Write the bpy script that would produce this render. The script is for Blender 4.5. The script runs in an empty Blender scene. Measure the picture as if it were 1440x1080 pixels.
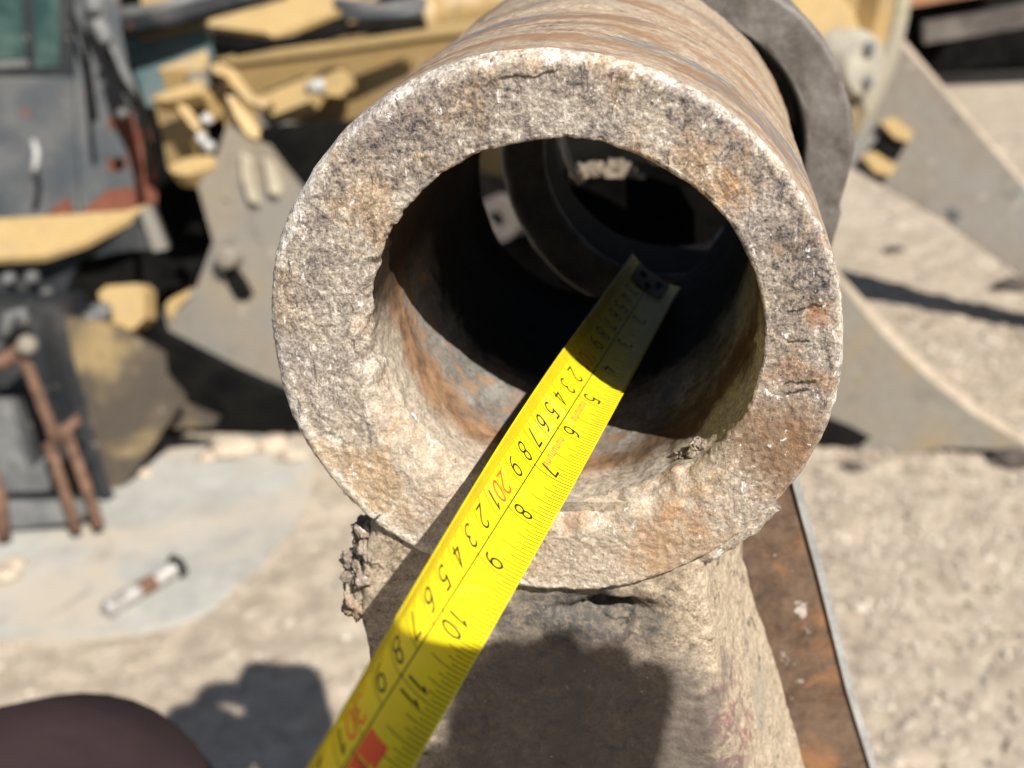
import bpy, bmesh, math, random
from mathutils import Vector, Matrix, noise
random.seed(7)
scene = bpy.context.scene
COL = scene.collection
# ------------------------------------------------------------------ camera, world, sun
FPX = 1600.0                                   # focal length in pixels of the 1440 px wide photograph
AX = Vector((0.142, 0.405, 0.903)).normalized()            # bore axis in camera terms (right, up, forward)
VV = (Vector((0, 1, 0)) - AX * AX.y)
VV = (VV - Vector((1, 0, 0)) * 0.0).normalized()
UU = Vector((VV.y*AX.z-VV.z*AX.y, VV.z*AX.x-VV.x*AX.z, VV.x*AX.y-VV.y*AX.x)).normalized()   # VV x AX
# world X = UU, Y = AX, Z = VV
RIGHT = Vector((UU.x, AX.x, VV.x)); UP = Vector((UU.y, AX.y, VV.y)); FWD = Vector((UU.z, AX.z, VV.z))
if RIGHT.x < 0:
    UU = -UU
    RIGHT.x, UP.x, FWD.x = -RIGHT.x, -UP.x, -FWD.x
D0 = 0.3235
CEN = Vector(((791-720)/FPX*D0, (540-465)/FPX*D0, D0))
CAM = -(RIGHT*CEN.x + UP*CEN.y + FWD*CEN.z)
def cam2w(x, y, f):
    return CAM + RIGHT*x + UP*y + FWD*f
def P(px, py, d):
    """world point seen at photo pixel (px, py), d metres along the view axis"""
    if d > 1.2: d *= KB
    return cam2w((px-720)/FPX*d, (540-py)/FPX*d, d)
KB = 1.45                                      # scale of the background distances
def RAY(px, py):
    return RIGHT*((px-720)/FPX) + UP*((540-py)/FPX) + FWD
GZ = -1.118
def onplane(px, py, p0, n):
    r = RAY(px, py)
    return CAM + r * ((p0-CAM).dot(n)/r.dot(n))
def G(px, py, z=GZ):
    return onplane(px, py, Vector((0, 0, z)), Vector((0, 0, 1)))

cd = bpy.data.cameras.new("camera")
cam = bpy.data.objects.new("camera", cd); COL.objects.link(cam)
cam.matrix_world = Matrix(((RIGHT.x, UP.x, -FWD.x, CAM.x), (RIGHT.y, UP.y, -FWD.y, CAM.y),
                           (RIGHT.z, UP.z, -FWD.z, CAM.z), (0, 0, 0, 1)))
cd.sensor_width = 36; cd.lens = FPX/1440*36; cd.clip_start = 0.003; cd.clip_end = 500
cd.dof.use_dof = True; cd.dof.focus_distance = 0.326; cd.dof.aperture_fstop = 11.0
scene.camera = cam

SUN_L = Vector((-0.46, 0.56, -0.70)).normalized()          # the way the light travels
w = bpy.data.worlds.new("World"); scene.world = w; w.use_nodes = True
nt = w.node_tree; bg = nt.nodes["Background"]
sky = nt.nodes.new("ShaderNodeTexSky"); sky.sky_type = 'NISHITA'; sky.sun_disc = False
sky.sun_elevation = math.asin(-SUN_L.z); sky.sun_rotation = math.atan2(-SUN_L.x, -SUN_L.y)
sky.air_density = 1.0; sky.dust_density = 1.0
nt.links.new(sky.outputs[0], bg.inputs[0]); bg.inputs[1].default_value = 0.05
sl = bpy.data.lights.new("sun", 'SUN'); sl.energy = 5.0; sl.angle = math.radians(0.53); sl.color = (1.0, 0.955, 0.88)
so = bpy.data.objects.new("sun", sl); COL.objects.link(so)
so.rotation_euler = SUN_L.to_track_quat('-Z', 'Y').to_euler(); so.location = (2, -3, 4)
scene.view_settings.view_transform = 'Standard'; scene.view_settings.look = 'None'
scene.view_settings.gamma = 1; scene.view_settings.use_curve_mapping = False
scene.view_settings.exposure = 0.70
scene.cycles.max_bounces = 6; scene.cycles.diffuse_bounces = 2

# ------------------------------------------------------------------ object helpers
def tag(o, label=None, cat=None, group=None, kind=None):
    if label: o["label"] = label
    if cat: o["category"] = cat
    if group: o["group"] = group
    if kind: o["kind"] = kind
    return o
def empty(name, loc, label, cat, group=None):
    o = bpy.data.objects.new(name, None); COL.objects.link(o)
    o.empty_display_size = 0.05; o.location = loc
    return tag(o, label, cat, group)
def link(name, me, mat, parent=None):
    o = bpy.data.objects.new(name, me); COL.objects.link(o)
    if mat is not None:
        for m in (mat if isinstance(mat, (list, tuple)) else [mat]): me.materials.append(m)
    if parent is not None:
        o.parent = parent
        root = parent
        off = Vector(root.location)
        while root.parent is not None:
            root = root.parent; off += Vector(root.location)
        o.location = -off
    return o
def from_py(name, vs, fs, mat, parent=None, smooth=True):
    me = bpy.data.meshes.new(name); me.from_pydata([tuple(v) for v in vs], [], fs); me.update()
    if smooth: me.polygons.foreach_set("use_smooth", [True]*len(me.polygons))
    return link(name, me, mat, parent)
def from_bm(name, bm, mat, parent=None, smooth=False, angle=None):
    bmesh.ops.recalc_face_normals(bm, faces=bm.faces)
    me = bpy.data.meshes.new(name); bm.to_mesh(me); bm.free()
    if smooth or angle:
        me.polygons.foreach_set("use_smooth", [True]*len(me.polygons))
        if angle: me.set_sharp_from_angle(angle=math.radians(angle))
    return link(name, me, mat, parent)
def bevel(bm, w, seg=2):
    es = [e for e in bm.edges if len(e.link_faces) == 2 and e.calc_face_angle(0) > 0.5]
    if es: bmesh.ops.bevel(bm, geom=es, offset=w, segments=seg, affect='EDGES', clamp_overlap=True)
def prism_bm(pts, vec, bm=None):
    bm = bm or bmesh.new()
    a = [bm.verts.new(p) for p in pts]; b = [bm.verts.new(Vector(p)+vec) for p in pts]
    n = len(pts)
    bm.faces.new(a); bm.faces.new(b[::-1])
    for i in range(n):
        bm.faces.new((a[i], b[i], b[(i+1) % n], a[(i+1) % n]))
    return bm
def plate(name, px, p0, n, th, mat, parent=None, bev=0.003, seg=2):
    """a plate whose outline lies in the plane (p0, n); it is th thick, away from the viewer"""
    n = Vector(n).normalized()
    pts = [onplane(x, y, p0, n) for x, y in px]
    bm = prism_bm(pts, -n*th); bevel(bm, bev, seg)
    return from_bm(name, bm, mat, parent, angle=40)
def box_bm(c, ax, ay, az, bm=None):
    bm = bm or bmesh.new()
    vs = [bm.verts.new(c + ax*i + ay*j + az*k) for i in (-1, 1) for j in (-1, 1) for k in (-1, 1)]
    for f in ((0,1,3,2),(4,6,7,5),(0,4,5,1),(2,3,7,6),(0,2,6,4),(1,5,7,3)): bm.faces.new([vs[i] for i in f])
    return bm
def frame_of(d):
    d = d.normalized(); h = Vector((0,0,1)) if abs(d.z) < 0.9 else Vector((1,0,0))
    a = d.cross(h).normalized(); return a, d.cross(a).normalized()
def tube_bm(pts, rad, seg=14, bm=None):
    bm = bm or bmesh.new(); rings = []
    pts = [Vector(p) for p in pts]
    a = None
    for i, p in enumerate(pts):
        d = (pts[min(i+1, len(pts)-1)] - pts[max(i-1, 0)]).normalized()
        if a is None: a, b = frame_of(d)
        else:
            a = (a - d*a.dot(d)).normalized(); b = d.cross(a)
        r = rad[i] if isinstance(rad, (list, tuple)) else rad
        rings.append([bm.verts.new(p + (a*math.cos(t) + b*math.sin(t))*r) for t in [2*math.pi*k/seg for k in range(seg)]])
    for r0, r1 in zip(rings, rings[1:]):
        for k in range(seg): bm.faces.new((r0[k], r0[(k+1) % seg], r1[(k+1) % seg], r1[k]))
    bm.faces.new(rings[0][::-1]); bm.faces.new(rings[-1])
    return bm
def lathe_bm(c, axis, prof, seg=40, bm=None, closed=False):
    """prof: list of (r, along axis)"""
    bm = bm or bmesh.new(); axis = axis.normalized(); a, b = frame_of(axis); rings = []
    for r, s in prof:
        rings.append([bm.verts.new(c + axis*s + (a*math.cos(t)+b*math.sin(t))*r) for t in [2*math.pi*k/seg for k in range(seg)]])
    pairs = list(zip(rings, rings[1:]))
    if closed: pairs.append((rings[-1], rings[0]))
    for r0, r1 in pairs:
        for k in range(seg): bm.faces.new((r0[k], r0[(k+1) % seg], r1[(k+1) % seg], r1[k]))
    if not closed:
        bm.faces.new(rings[0][::-1]); bm.faces.new(rings[-1])
    return bm
def lump(name, c, r, mat, parent=None, seed=0, sub=4, amp=0.45, squash=(1,1,1)):
    bm = bmesh.new(); bmesh.ops.create_icosphere(bm, subdivisions=sub, radius=1.0)
    o = Vector((seed*3.7, seed*1.3, 9.1))
    for v in bm.verts:
        d = v.co.normalized()
        k = 1 + amp*noise.fractal(d*1.6+o, 1.0, 2.1, 5) + 0.35*amp*noise.noise(d*6+o) + 0.14*amp*noise.noise(d*15+o)
        v.co = Vector(c) + Vector((d.x*squash[0], d.y*squash[1], d.z*squash[2]))*r*k
    return from_bm(name, bm, mat, parent, smooth=True)

# ------------------------------------------------------------------ material helpers
class Mat:
    def __init__(s, name, rough=0.8, metal=0.0, spec=0.3):
        s.m = bpy.data.materials.new(name); s.m.use_nodes = True; s.t = s.m.node_tree
        s.b = s.t.nodes["Principled BSDF"]; s.b.inputs["Roughness"].default_value = rough
        s.b.inputs["Metallic"].default_value = metal; s.b.inputs["Specular IOR Level"].default_value = spec
        tc = s.t.nodes.new("ShaderNodeTexCoord"); s.co = tc.outputs["Object"]
    def put(s, sock, v):
        if hasattr(v, "is_output"): s.t.links.new(v, sock)
        elif isinstance(v, (tuple, list)): sock.default_value = tuple(v)+((1,) if len(v) == 3 and len(sock.default_value) == 4 else ())
        else: sock.default_value = v
    def map(s, scale=(1,1,1), loc=(0,0,0), rot=(0,0,0), vec=None):
        n = s.t.nodes.new("ShaderNodeMapping"); s.put(n.inputs[0], vec or s.co)
        n.inputs["Scale"].default_value = scale; n.inputs["Location"].default_value = loc; n.inputs["Rotation"].default_value = rot
        return n.outputs[0]
    def noise(s, scale, detail=6, rough=0.6, dist=0.0, vec=None, col=False):
        n = s.t.nodes.new("ShaderNodeTexNoise"); s.put(n.inputs["Vector"], vec or s.co)
        n.inputs["Scale"].default_value = scale; n.inputs["Detail"].default_value = detail
        n.inputs["Roughness"].default_value = rough; n.inputs["Distortion"].default_value = dist
        return n.outputs["Color" if col else "Fac"]
    def vor(s, scale, feat='F1', vec=None, out="Distance", rand=1.0):
        n = s.t.nodes.new("ShaderNodeTexVoronoi"); n.feature = feat; s.put(n.inputs["Vector"], vec or s.co)
        n.inputs["Scale"].default_value = scale; n.inputs["Randomness"].default_value = rand
        return n.outputs[out]
    def rng(s, v, a, b, c=0.0, d=1.0, smooth=True):
        n = s.t.nodes.new("ShaderNodeMapRange"); n.interpolation_type = 'SMOOTHSTEP' if smooth else 'LINEAR'
        s.put(n.inputs["Value"], v)
        for k, x in zip(("From Min","From Max","To Min","To Max"), (a,b,c,d)): s.put(n.inputs[k], x)
        return n.outputs[0]
    def math(s, op, a, b=0.0, c=None):
        n = s.t.nodes.new("ShaderNodeMath"); n.operation = op; s.put(n.inputs[0], a); s.put(n.inputs[1], b)
        if c is not None: s.put(n.inputs[2], c)
        return n.outputs[0]
    def mix(s, f, a, b, mode='MIX'):
        n = s.t.nodes.new("ShaderNodeMix"); n.data_type = 'RGBA'; n.blend_type = mode
        s.put(n.inputs[0], f); s.put(n.inputs[6], a); s.put(n.inputs[7], b)
        return n.outputs[2]
    def xyz(s):
        n = s.t.nodes.new("ShaderNodeSeparateXYZ"); s.put(n.inputs[0], s.co); return n.outputs
    def dist(s, p):
        n = s.t.nodes.new("ShaderNodeVectorMath"); n.operation = 'DISTANCE'; s.put(n.inputs[0], s.co); n.inputs[1].default_value = p
        return n.outputs["Value"]
    def bump(s, h, strength=0.6, d=0.001, prev=None):
        n = s.t.nodes.new("ShaderNodeBump"); s.put(n.inputs["Height"], h)
        n.inputs["Strength"].default_value = strength; n.inputs["Distance"].default_value = d
        if prev is not None: s.put(n.inputs["Normal"], prev)
        s.put(s.b.inputs["Normal"], n.outputs[0]); return n.outputs[0]
    def done(s, col, rough=None):
        s.put(s.b.inputs["Base Color"], col)
        if rough is not None: s.put(s.b.inputs["Roughness"], rough)
        return s.m

def worn_paint(name, base, dirt, rust=(0.13,0.05,0.025), k_dirt=0.55, k_rust=0.66, scale=6.0, rough=0.5, off=0.0):
    m = Mat(name, rough)
    v = m.map(loc=(off, off*0.7, 0))
    n1 = m.noise(scale, 8, 0.6, 0.4, v); n2 = m.noise(scale*3.1, 8, 0.65, 0.2, v); n3 = m.noise(scale*14, 6, 0.6, 0, v)
    c = m.mix(m.rng(n3, 0.2, 0.8), tuple(x*0.86 for x in base), tuple(min(1, x*1.1) for x in base))
    c = m.mix(m.rng(n1, k_dirt-0.12, k_dirt+0.12), c, dirt)
    c = m.mix(m.rng(n2, k_rust-0.04, k_rust+0.05), c, rust)
    c = m.mix(m.rng(m.noise(scale*2.3, 9, 0.72, 0.8, m.map(loc=(off+5, 2, 9))), 0.55, 0.70, 0, 0.6), c, tuple(x*0.42 for x in base))
    c = m.mix(m.rng(m.noise(scale*5, 8, 0.7, 0.5, m.map(loc=(off+1, 6, 3))), 0.60, 0.70, 0, 0.5), c, (0.42, 0.37, 0.30))
    m.bump(n3, 0.3, 0.002)
    return m.done(c, m.rng(n2, 0.3, 0.7, rough-0.1, rough+0.25))

# -- the gritty, mud and rust covered face steel of the boss
def flecks(m, off=0.0, scale=1.0):
    """fine mottling of scale, dust and pale flakes; value about 0.5 +- 0.3"""
    a = m.noise(430*scale, 6, 0.74, 0.35, m.map(loc=(off, 0.3, off))); b = m.noise(1250*scale, 3, 0.65, 0.2, m.map(loc=(off+2, 1, 1)))
    c = m.noise(130*scale, 7, 0.72, 0.5, m.map(loc=(off+4, 1, 3)))
    x = m.math('ADD', m.math('MULTIPLY', a, 1.25), m.math('MULTIPLY', b, 0.95)); x = m.math('ADD', x, m.math('MULTIPLY', c, 0.6))
    return m.math('SUBTRACT', x, 0.90), a, b, c                # mean ~ 0.5
def ramp(m, v, stops):
    n = m.t.nodes.new("ShaderNodeValToRGB"); m.put(n.inputs[0], v); e = n.color_ramp.elements
    while len(e) < len(stops): e.new(0.5)
    for k, (p, c) in enumerate(stops): e[k].position = p; e[k].color = tuple(c)+(1,)
    return n.outputs[0]
CRACKS = [(1134, 432, 1158, 428), (1106, 440, 1134, 432), (1106, 478, 1140, 480), (1100, 540, 1150, 536), (1104, 554, 1140, 546), (520, 736, 536, 724), (700, 112, 790, 100)]
def boss_material(name, dark_amt=0.0, boss=True):
    m = Mat(name, 0.88, 0, 0.2)
    X, Y, Z = m.xyz()
    fl, fa, fb, fc = flecks(m)
    big = m.noise(26, 6, 0.62, 0.6)
    # cleaner mud low down and to the left, bare scaly steel high up and right
    clean = m.rng(m.math('ADD', m.math('MULTIPLY', Z, -1.0), m.math('MULTIPLY', m.math('SUBTRACT', big, 0.5), 0.11)), -0.004, 0.045)
    clean = m.math('MULTIPLY', clean, m.rng(X, 0.062, 0.02, 0.35, 1.0))
    v = m.math('ADD', m.math('MULTIPLY', m.math('SUBTRACT', fl, 0.5), m.rng(clean, 0, 1, 0.86, 0.50)), m.rng(clean, 0, 1, 0.54, 0.600))
    v = m.math('SUBTRACT', v, m.math('MULTIPLY', m.rng(big, 0.5, 0.66), m.rng(clean, 0, 1, 0.09, 0.0)))
    rr = m.math('SQRT', m.math('ADD', m.math('POWER', m.math('ADD', X, 0.0045), 2.0), m.math('POWER', m.math('ADD', Z, 0.006), 2.0)))
    rr = m.math('SUBTRACT', rr, 0.0015)
    if boss:
        band = m.math('MULTIPLY', m.math('MULTIPLY', m.rng(rr, 0.067, 0.074), m.rng(rr, 0.0800, 0.0785)), m.rng(Z, -0.01, 0.035))
        v = m.math('SUBTRACT', v, m.math('MULTIPLY', m.math('MULTIPLY', band, m.rng(m.noise(45, 5, 0.6), 0.36, 0.6)), 0.12))
        v = m.math('ADD', v, m.math('MULTIPLY', m.rng(rr, m.rng(X, 0.03, -0.05, 0.0788, 0.0735), 0.0803), m.rng(X, 0.03, -0.05, 0.10, 0.15)))
    stk = m.noise(90, 6, 0.65, 0.8, m.map((1.0, 1, 0.28), (1, 2, 3), (0, 0.12, 0)))
    v = m.math('SUBTRACT', v, m.math('MULTIPLY', m.rng(stk, 0.55, 0.70), m.rng(clean, 0, 1, 0.14, 0.05)))
    v = m.math('ADD', v, m.math('MULTIPLY', m.rng(m.noise(55, 6, 0.7, 1.0, m.map(loc=(8, 3, 2))), 0.56, 0.72), 0.14))
    v = m.math('SUBTRACT', v, dark_amt)
    c = ramp(m, v, [(0.14, (0.030, 0.026, 0.026)), (0.28, (0.11, 0.095, 0.09)), (0.41, (0.225, 0.188, 0.162)), (0.53, (0.335, 0.283, 0.232)), (0.64, (0.45, 0.395, 0.325)), (0.77, (0.66, 0.62, 0.56)), (0.88, (0.80, 0.785, 0.76))])
    hue = m.noise(30, 6, 0.68, 0.4, m.map(loc=(6, 2, 7)))
    c = m.mix(m.rng(hue, 0.50, 0.62, 0, 0.8), c, m.mix(1.0, c, (0.98, 0.83, 0.66), 'MULTIPLY'))
    gz_ = m.math('MULTIPLY', m.rng(hue, 0.50, 0.38), m.rng(clean, 0.0, 0.6, 1, 0))
    c = m.mix(m.math('MULTIPLY', gz_, 0.75), c, m.mix(1.0, c, (0.70, 0.70, 0.76), 'MULTIPLY'))
    c = m.mix(m.math('MULTIPLY', clean, 0.6), c, m.mix(1.0, c, (1.0, 0.93, 0.82), 'MULTIPLY'))
    for k_, (rt, lc) in enumerate(((0.15, 1.0), (1.45, 4.0), (0.75, 7.0))):
        sc_ = m.noise(420, 4, 0.6, 0.3, m.map((1.0, 1, 0.10), (lc, lc, lc), (0, rt, 0)))
        c = m.mix(m.math('MULTIPLY', m.rng(sc_, 0.655, 0.69, 0, 0.75), m.rng(clean, 0, 1, 1.0, 0.35)), c, (0.07, 0.058, 0.055))
    rn = m.math('ADD', m.noise(38, 7, 0.7, 0.6, m.map(loc=(0.7, 0.2, 0.1))), m.math('MULTIPLY', m.math('SUBTRACT', fa, 0.5), 0.5))
    rn = m.math('ADD', rn, m.rng(X, -0.02, 0.08, -0.05, 0.05))
    c = m.mix(m.rng(rn, 0.52, 0.70, 0, 0.62), c, m.mix(1.0, c, (0.86, 0.56, 0.34), 'MULTIPLY'))
    for p, r0, r1, col, k in (((0.034, 0, 0.034), 0.002, 0.0055, (0.46, 0.22, 0.035), 0.8), ((0.062, 0, -0.036), 0.005, 0.022, (0.17, 0.088, 0.04), 0.75),
                              ((0.070, 0, 0.004), 0.001, 0.005, (0.42, 0.2, 0.09), 0.6), ((0.03, 0, -0.072), 0.004, 0.018, (0.36, 0.2, 0.09), 0.5), ((0.022, 0, 0.043), 0.001, 0.006, (0.40, 0.2, 0.07), 0.5)):
        d = m.math('ADD', m.dist(p), m.math('MULTIPLY', m.math('SUBTRACT', fa, 0.5), 0.02))
        c = m.mix(m.math('MULTIPLY', m.rng(d, r0, r1, k, 0.0), m.rng(fb, 0.3, 0.55, 0.35, 1)), c, col)
    if boss:
        for (x0, y0, x1, y1) in CRACKS:
            p0, p1 = onplane(x0, y0, Vector(), Vector((0, 1, 0))), onplane(x1, y1, Vector(), Vector((0, 1, 0)))
            d = p1-p0; L = d.length; d /= L; mid = (p0+p1)/2
            dx = m.math('SUBTRACT', X, mid.x); dz = m.math('SUBTRACT', Z, mid.z)
            al = m.math('ABSOLUTE', m.math('ADD', m.math('MULTIPLY', dx, d.x), m.math('MULTIPLY', dz, d.z)))
            ac = m.math('ADD', m.math('SUBTRACT', m.math('MULTIPLY', dz, d.x), m.math('MULTIPLY', dx, d.z)), m.math('MULTIPLY', m.math('SUBTRACT', fc, 0.5), 0.006))
            k = m.math('MULTIPLY', m.rng(m.math('ABSOLUTE', ac), 0.0002, 0.0006, 0.9, 0), m.rng(al, L*0.4, L*0.55, 1, 0))
            c = m.mix(k, c, (0.035, 0.026, 0.02))
    chip = m.noise(300, 5, 0.78, 0.3, m.map((1, 1, 0.6), (2, 8, 5), (0, 0.6, 0)))
    c = m.mix(m.rng(chip, 0.615, 0.65, 0, 0.85), c, (0.76, 0.74, 0.71))
    pit = m.noise(280, 6, 0.75, 0.3, m.map(loc=(9, 1, 4)))
    c = m.mix(m.rng(pit, 0.35, 0.30, 0, 0.8), c, (0.06, 0.042, 0.034))
    h = m.math('ADD', m.math('MULTIPLY', fa, 1.0), m.math('MULTIPLY', fb, 0.6))
    m.bump(h, 0.8, 0.0008)
    return m.done(c)
M_FACE = boss_material("mud_and_scale_on_steel")
M_MUD = boss_material("dried_mud_on_steel", -0.02, False)

def outer_material():
    m = Mat("dusty_rusty_tube", 0.75, 0, 0.3)
    sv = m.map((1.0, 0.35, 1.0)); X, Y, Z = m.xyz()
    band = m.noise(26, 7, 0.65, 0.5, m.map((0.55, 2.2, 0.55)))
    n1 = m.noise(60, 8, 0.7, 0.4); f = m.noise(420, 5, 0.7)
    c = m.mix(m.rng(f, 0.3, 0.7), (0.23, 0.172, 0.12), (0.40, 0.32, 0.235))
    c = m.mix(m.rng(band, 0.46, 0.60, 0, 0.85), c, m.mix(n1, (0.13, 0.065, 0.032), (0.30, 0.17, 0.085)))
    c = m.mix(m.rng(m.noise(20, 7, 0.7, 0.3, m.map((0.6, 2.4, 0.6), (4, 2, 1))), 0.54, 0.64, 0, 0.75), c, (0.12, 0.12, 0.125))
    c = m.mix(m.rng(n1, 0.4, 0.28, 0, 0.8), c, (0.07, 0.05, 0.04))
    m.bump(m.math('ADD', n1, m.math('MULTIPLY', f, 0.4)), 0.6, 0.0012)
    return m.done(c)
M_OUT = outer_material()

def bore_material():
    m = Mat("rusty_bore", 0.8, 0, 0.12)
    X, Y, Z = m.xyz()
    n1 = m.noise(38, 8, 0.68, 0.7); n2 = m.noise(110, 8, 0.72, 0.4); f = m.noise(620, 5, 0.7); st = m.noise(70, 7, 0.7, 0.2, m.map((1, 0.25, 1)))
    steel = m.mix(m.rng(m.math('ADD', m.math('MULTIPLY', st, 0.6), m.math('MULTIPLY', f, 0.4)), 0.36, 0.64), (0.11, 0.105, 0.095), (0.31, 0.29, 0.255))
    rust = m.mix(m.rng(n2, 0.3, 0.7), (0.10, 0.06, 0.036), (0.33, 0.195, 0.11))
    rust = m.mix(m.rng(X, 0.0, 0.03), rust, m.mix(n2, (0.04, 0.026, 0.017), (0.13, 0.08, 0.045)))
    mud = m.mix(m.rng(f, 0.32, 0.68), (0.24, 0.20, 0.155), (0.47, 0.40, 0.32))
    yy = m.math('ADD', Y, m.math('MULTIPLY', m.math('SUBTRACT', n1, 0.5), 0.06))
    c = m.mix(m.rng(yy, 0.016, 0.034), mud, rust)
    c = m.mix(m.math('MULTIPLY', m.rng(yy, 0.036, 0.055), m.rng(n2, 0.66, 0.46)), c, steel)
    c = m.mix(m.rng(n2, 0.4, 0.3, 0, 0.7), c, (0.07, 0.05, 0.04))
    c = m.mix(m.rng(yy, 0.078, 0.098), c, m.mix(n2, (0.006, 0.005, 0.004), (0.02, 0.014, 0.010)))  # deep end painted near black, shade put into the colour
    c = m.mix(m.rng(Z, -0.012, 0.012), c, m.mix(n2, (0.016, 0.010, 0.007), (0.05, 0.030, 0.018)))     # upper wall painted dark for the shade inside
    m.bump(m.math('ADD', n2, m.math('MULTIPLY', f, 0.5)), 0.8, 0.0012)
    return m.done(c)
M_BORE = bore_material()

def neck_material():
    m = Mat("dusty_neck_steel", 0.85, 0, 0.25)
    X, Y, Z = m.xyz()
    n1 = m.noise(40, 8, 0.7, 0.5); n2 = m.noise(130, 8, 0.72, 0.6); f = m.noise(700, 5, 0.7); st = m.noise(30, 8, 0.7, 0.4, m.map((1, 1, 0.3), rot=(0, 0.2, 0)))
    fl, fa, fb, fc = flecks(m, 6.0)
    v = m.math('ADD', m.math('MULTIPLY', m.math('SUBTRACT', fl, 0.5), 0.52), 0.535)
    v = m.math('SUBTRACT', v, m.math('MULTIPLY', m.rng(n2, 0.55, 0.68), 0.25))
    c = ramp(m, v, [(0.16, (0.03, 0.027, 0.025)), (0.30, (0.10, 0.085, 0.075)), (0.42, (0.21, 0.162, 0.113)), (0.53, (0.35, 0.28, 0.20)), (0.63, (0.46, 0.38, 0.28)), (0.78, (0.66, 0.60, 0.51))])
    c = m.mix(m.math('MULTIPLY', m.rng(st, 0.50, 0.62, 0, 0.75), m.rng(fa, 0.35, 0.6)), c, (0.165, 0.165, 0.155))
    d = m.math('ADD', m.dist((0.058, 0.0, -0.150)), m.math('MULTIPLY', m.math('SUBTRACT', n1, 0.5), 0.05))
    c = m.mix(m.math('MULTIPLY', m.rng(d, 0.018, 0.034, 0.8, 0), m.rng(n2, 0.45, 0.58)), c, (0.19, 0.075, 0.08))   # traces of red paint
    dd = m.math('ADD', m.dist((0.0, 0.0, -0.16)), m.math('MULTIPLY', m.math('SUBTRACT', n1, 0.5), 0.06))
    c = m.mix(m.math('MULTIPLY', m.rng(dd, 0.045, 0.065, 0.8, 0), m.rng(n2, 0.2, 0.5, 0.6, 1)), c, (0.10, 0.085, 0.078))   # darker grey-brown patch low on the front
    bx_ = m.math('MULTIPLY', m.math('SUBTRACT', X, 0.0), 0.42); bz_ = m.math('ADD', Z, 0.1)
    db = m.math('SQRT', m.math('ADD', m.math('MULTIPLY', bx_, bx_), m.math('MULTIPLY', bz_, bz_)))
    db = m.math('ADD', db, m.math('MULTIPLY', m.math('SUBTRACT', fc, 0.5), 0.03))
    c = m.mix(m.math('MULTIPLY', m.rng(db, 0.006, 0.016, 0.9, 0), m.rng(fa, 0.35, 0.58, 0.4, 1)), c, (0.055, 0.053, 0.052))   # scorched by the weld
    c = m.mix(m.rng(m.noise(300, 5, 0.75, 0.6, m.map(loc=(2, 2, 2))), 0.66, 0.72, 0, 0.8), c, (0.7, 0.67, 0.63))
    c = m.mix(m.rng(m.noise(240, 6, 0.75, 0.5, m.map(loc=(7, 1, 3))), 0.36, 0.28, 0, 0.8), c, (0.05, 0.04, 0.035))
    m.bump(m.math('ADD', m.math('ADD', n2, n1), m.math('MULTIPLY', f, 0.5)), 0.7, 0.0010)
    return m.done(c)
M_NECK = neck_material()

def simple(name, c0, c1, scale=40, rough=0.8, bump=0.3, bd=0.002, metal=0.0, spec=0.3, extra=None):
    m = Mat(name, rough, metal, spec)
    n = m.noise(scale, 8, 0.65, 0.3); f = m.noise(scale*6, 5, 0.65)
    c = m.mix(m.rng(m.math('ADD', m.math('MULTIPLY', n, 0.7), m.math('MULTIPLY', f, 0.3)), 0.35, 0.65), c0, c1)
    for (cc, sc, a, b, k) in (extra or ()):
        c = m.mix(m.rng(m.noise(sc, 7, 0.68, 0.4, m.map(loc=(sc*0.37, 1.1, 2.3))), a, b, 0, k), c, cc)
    m.bump(f, bump, bd)
    return m.done(c)


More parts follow.
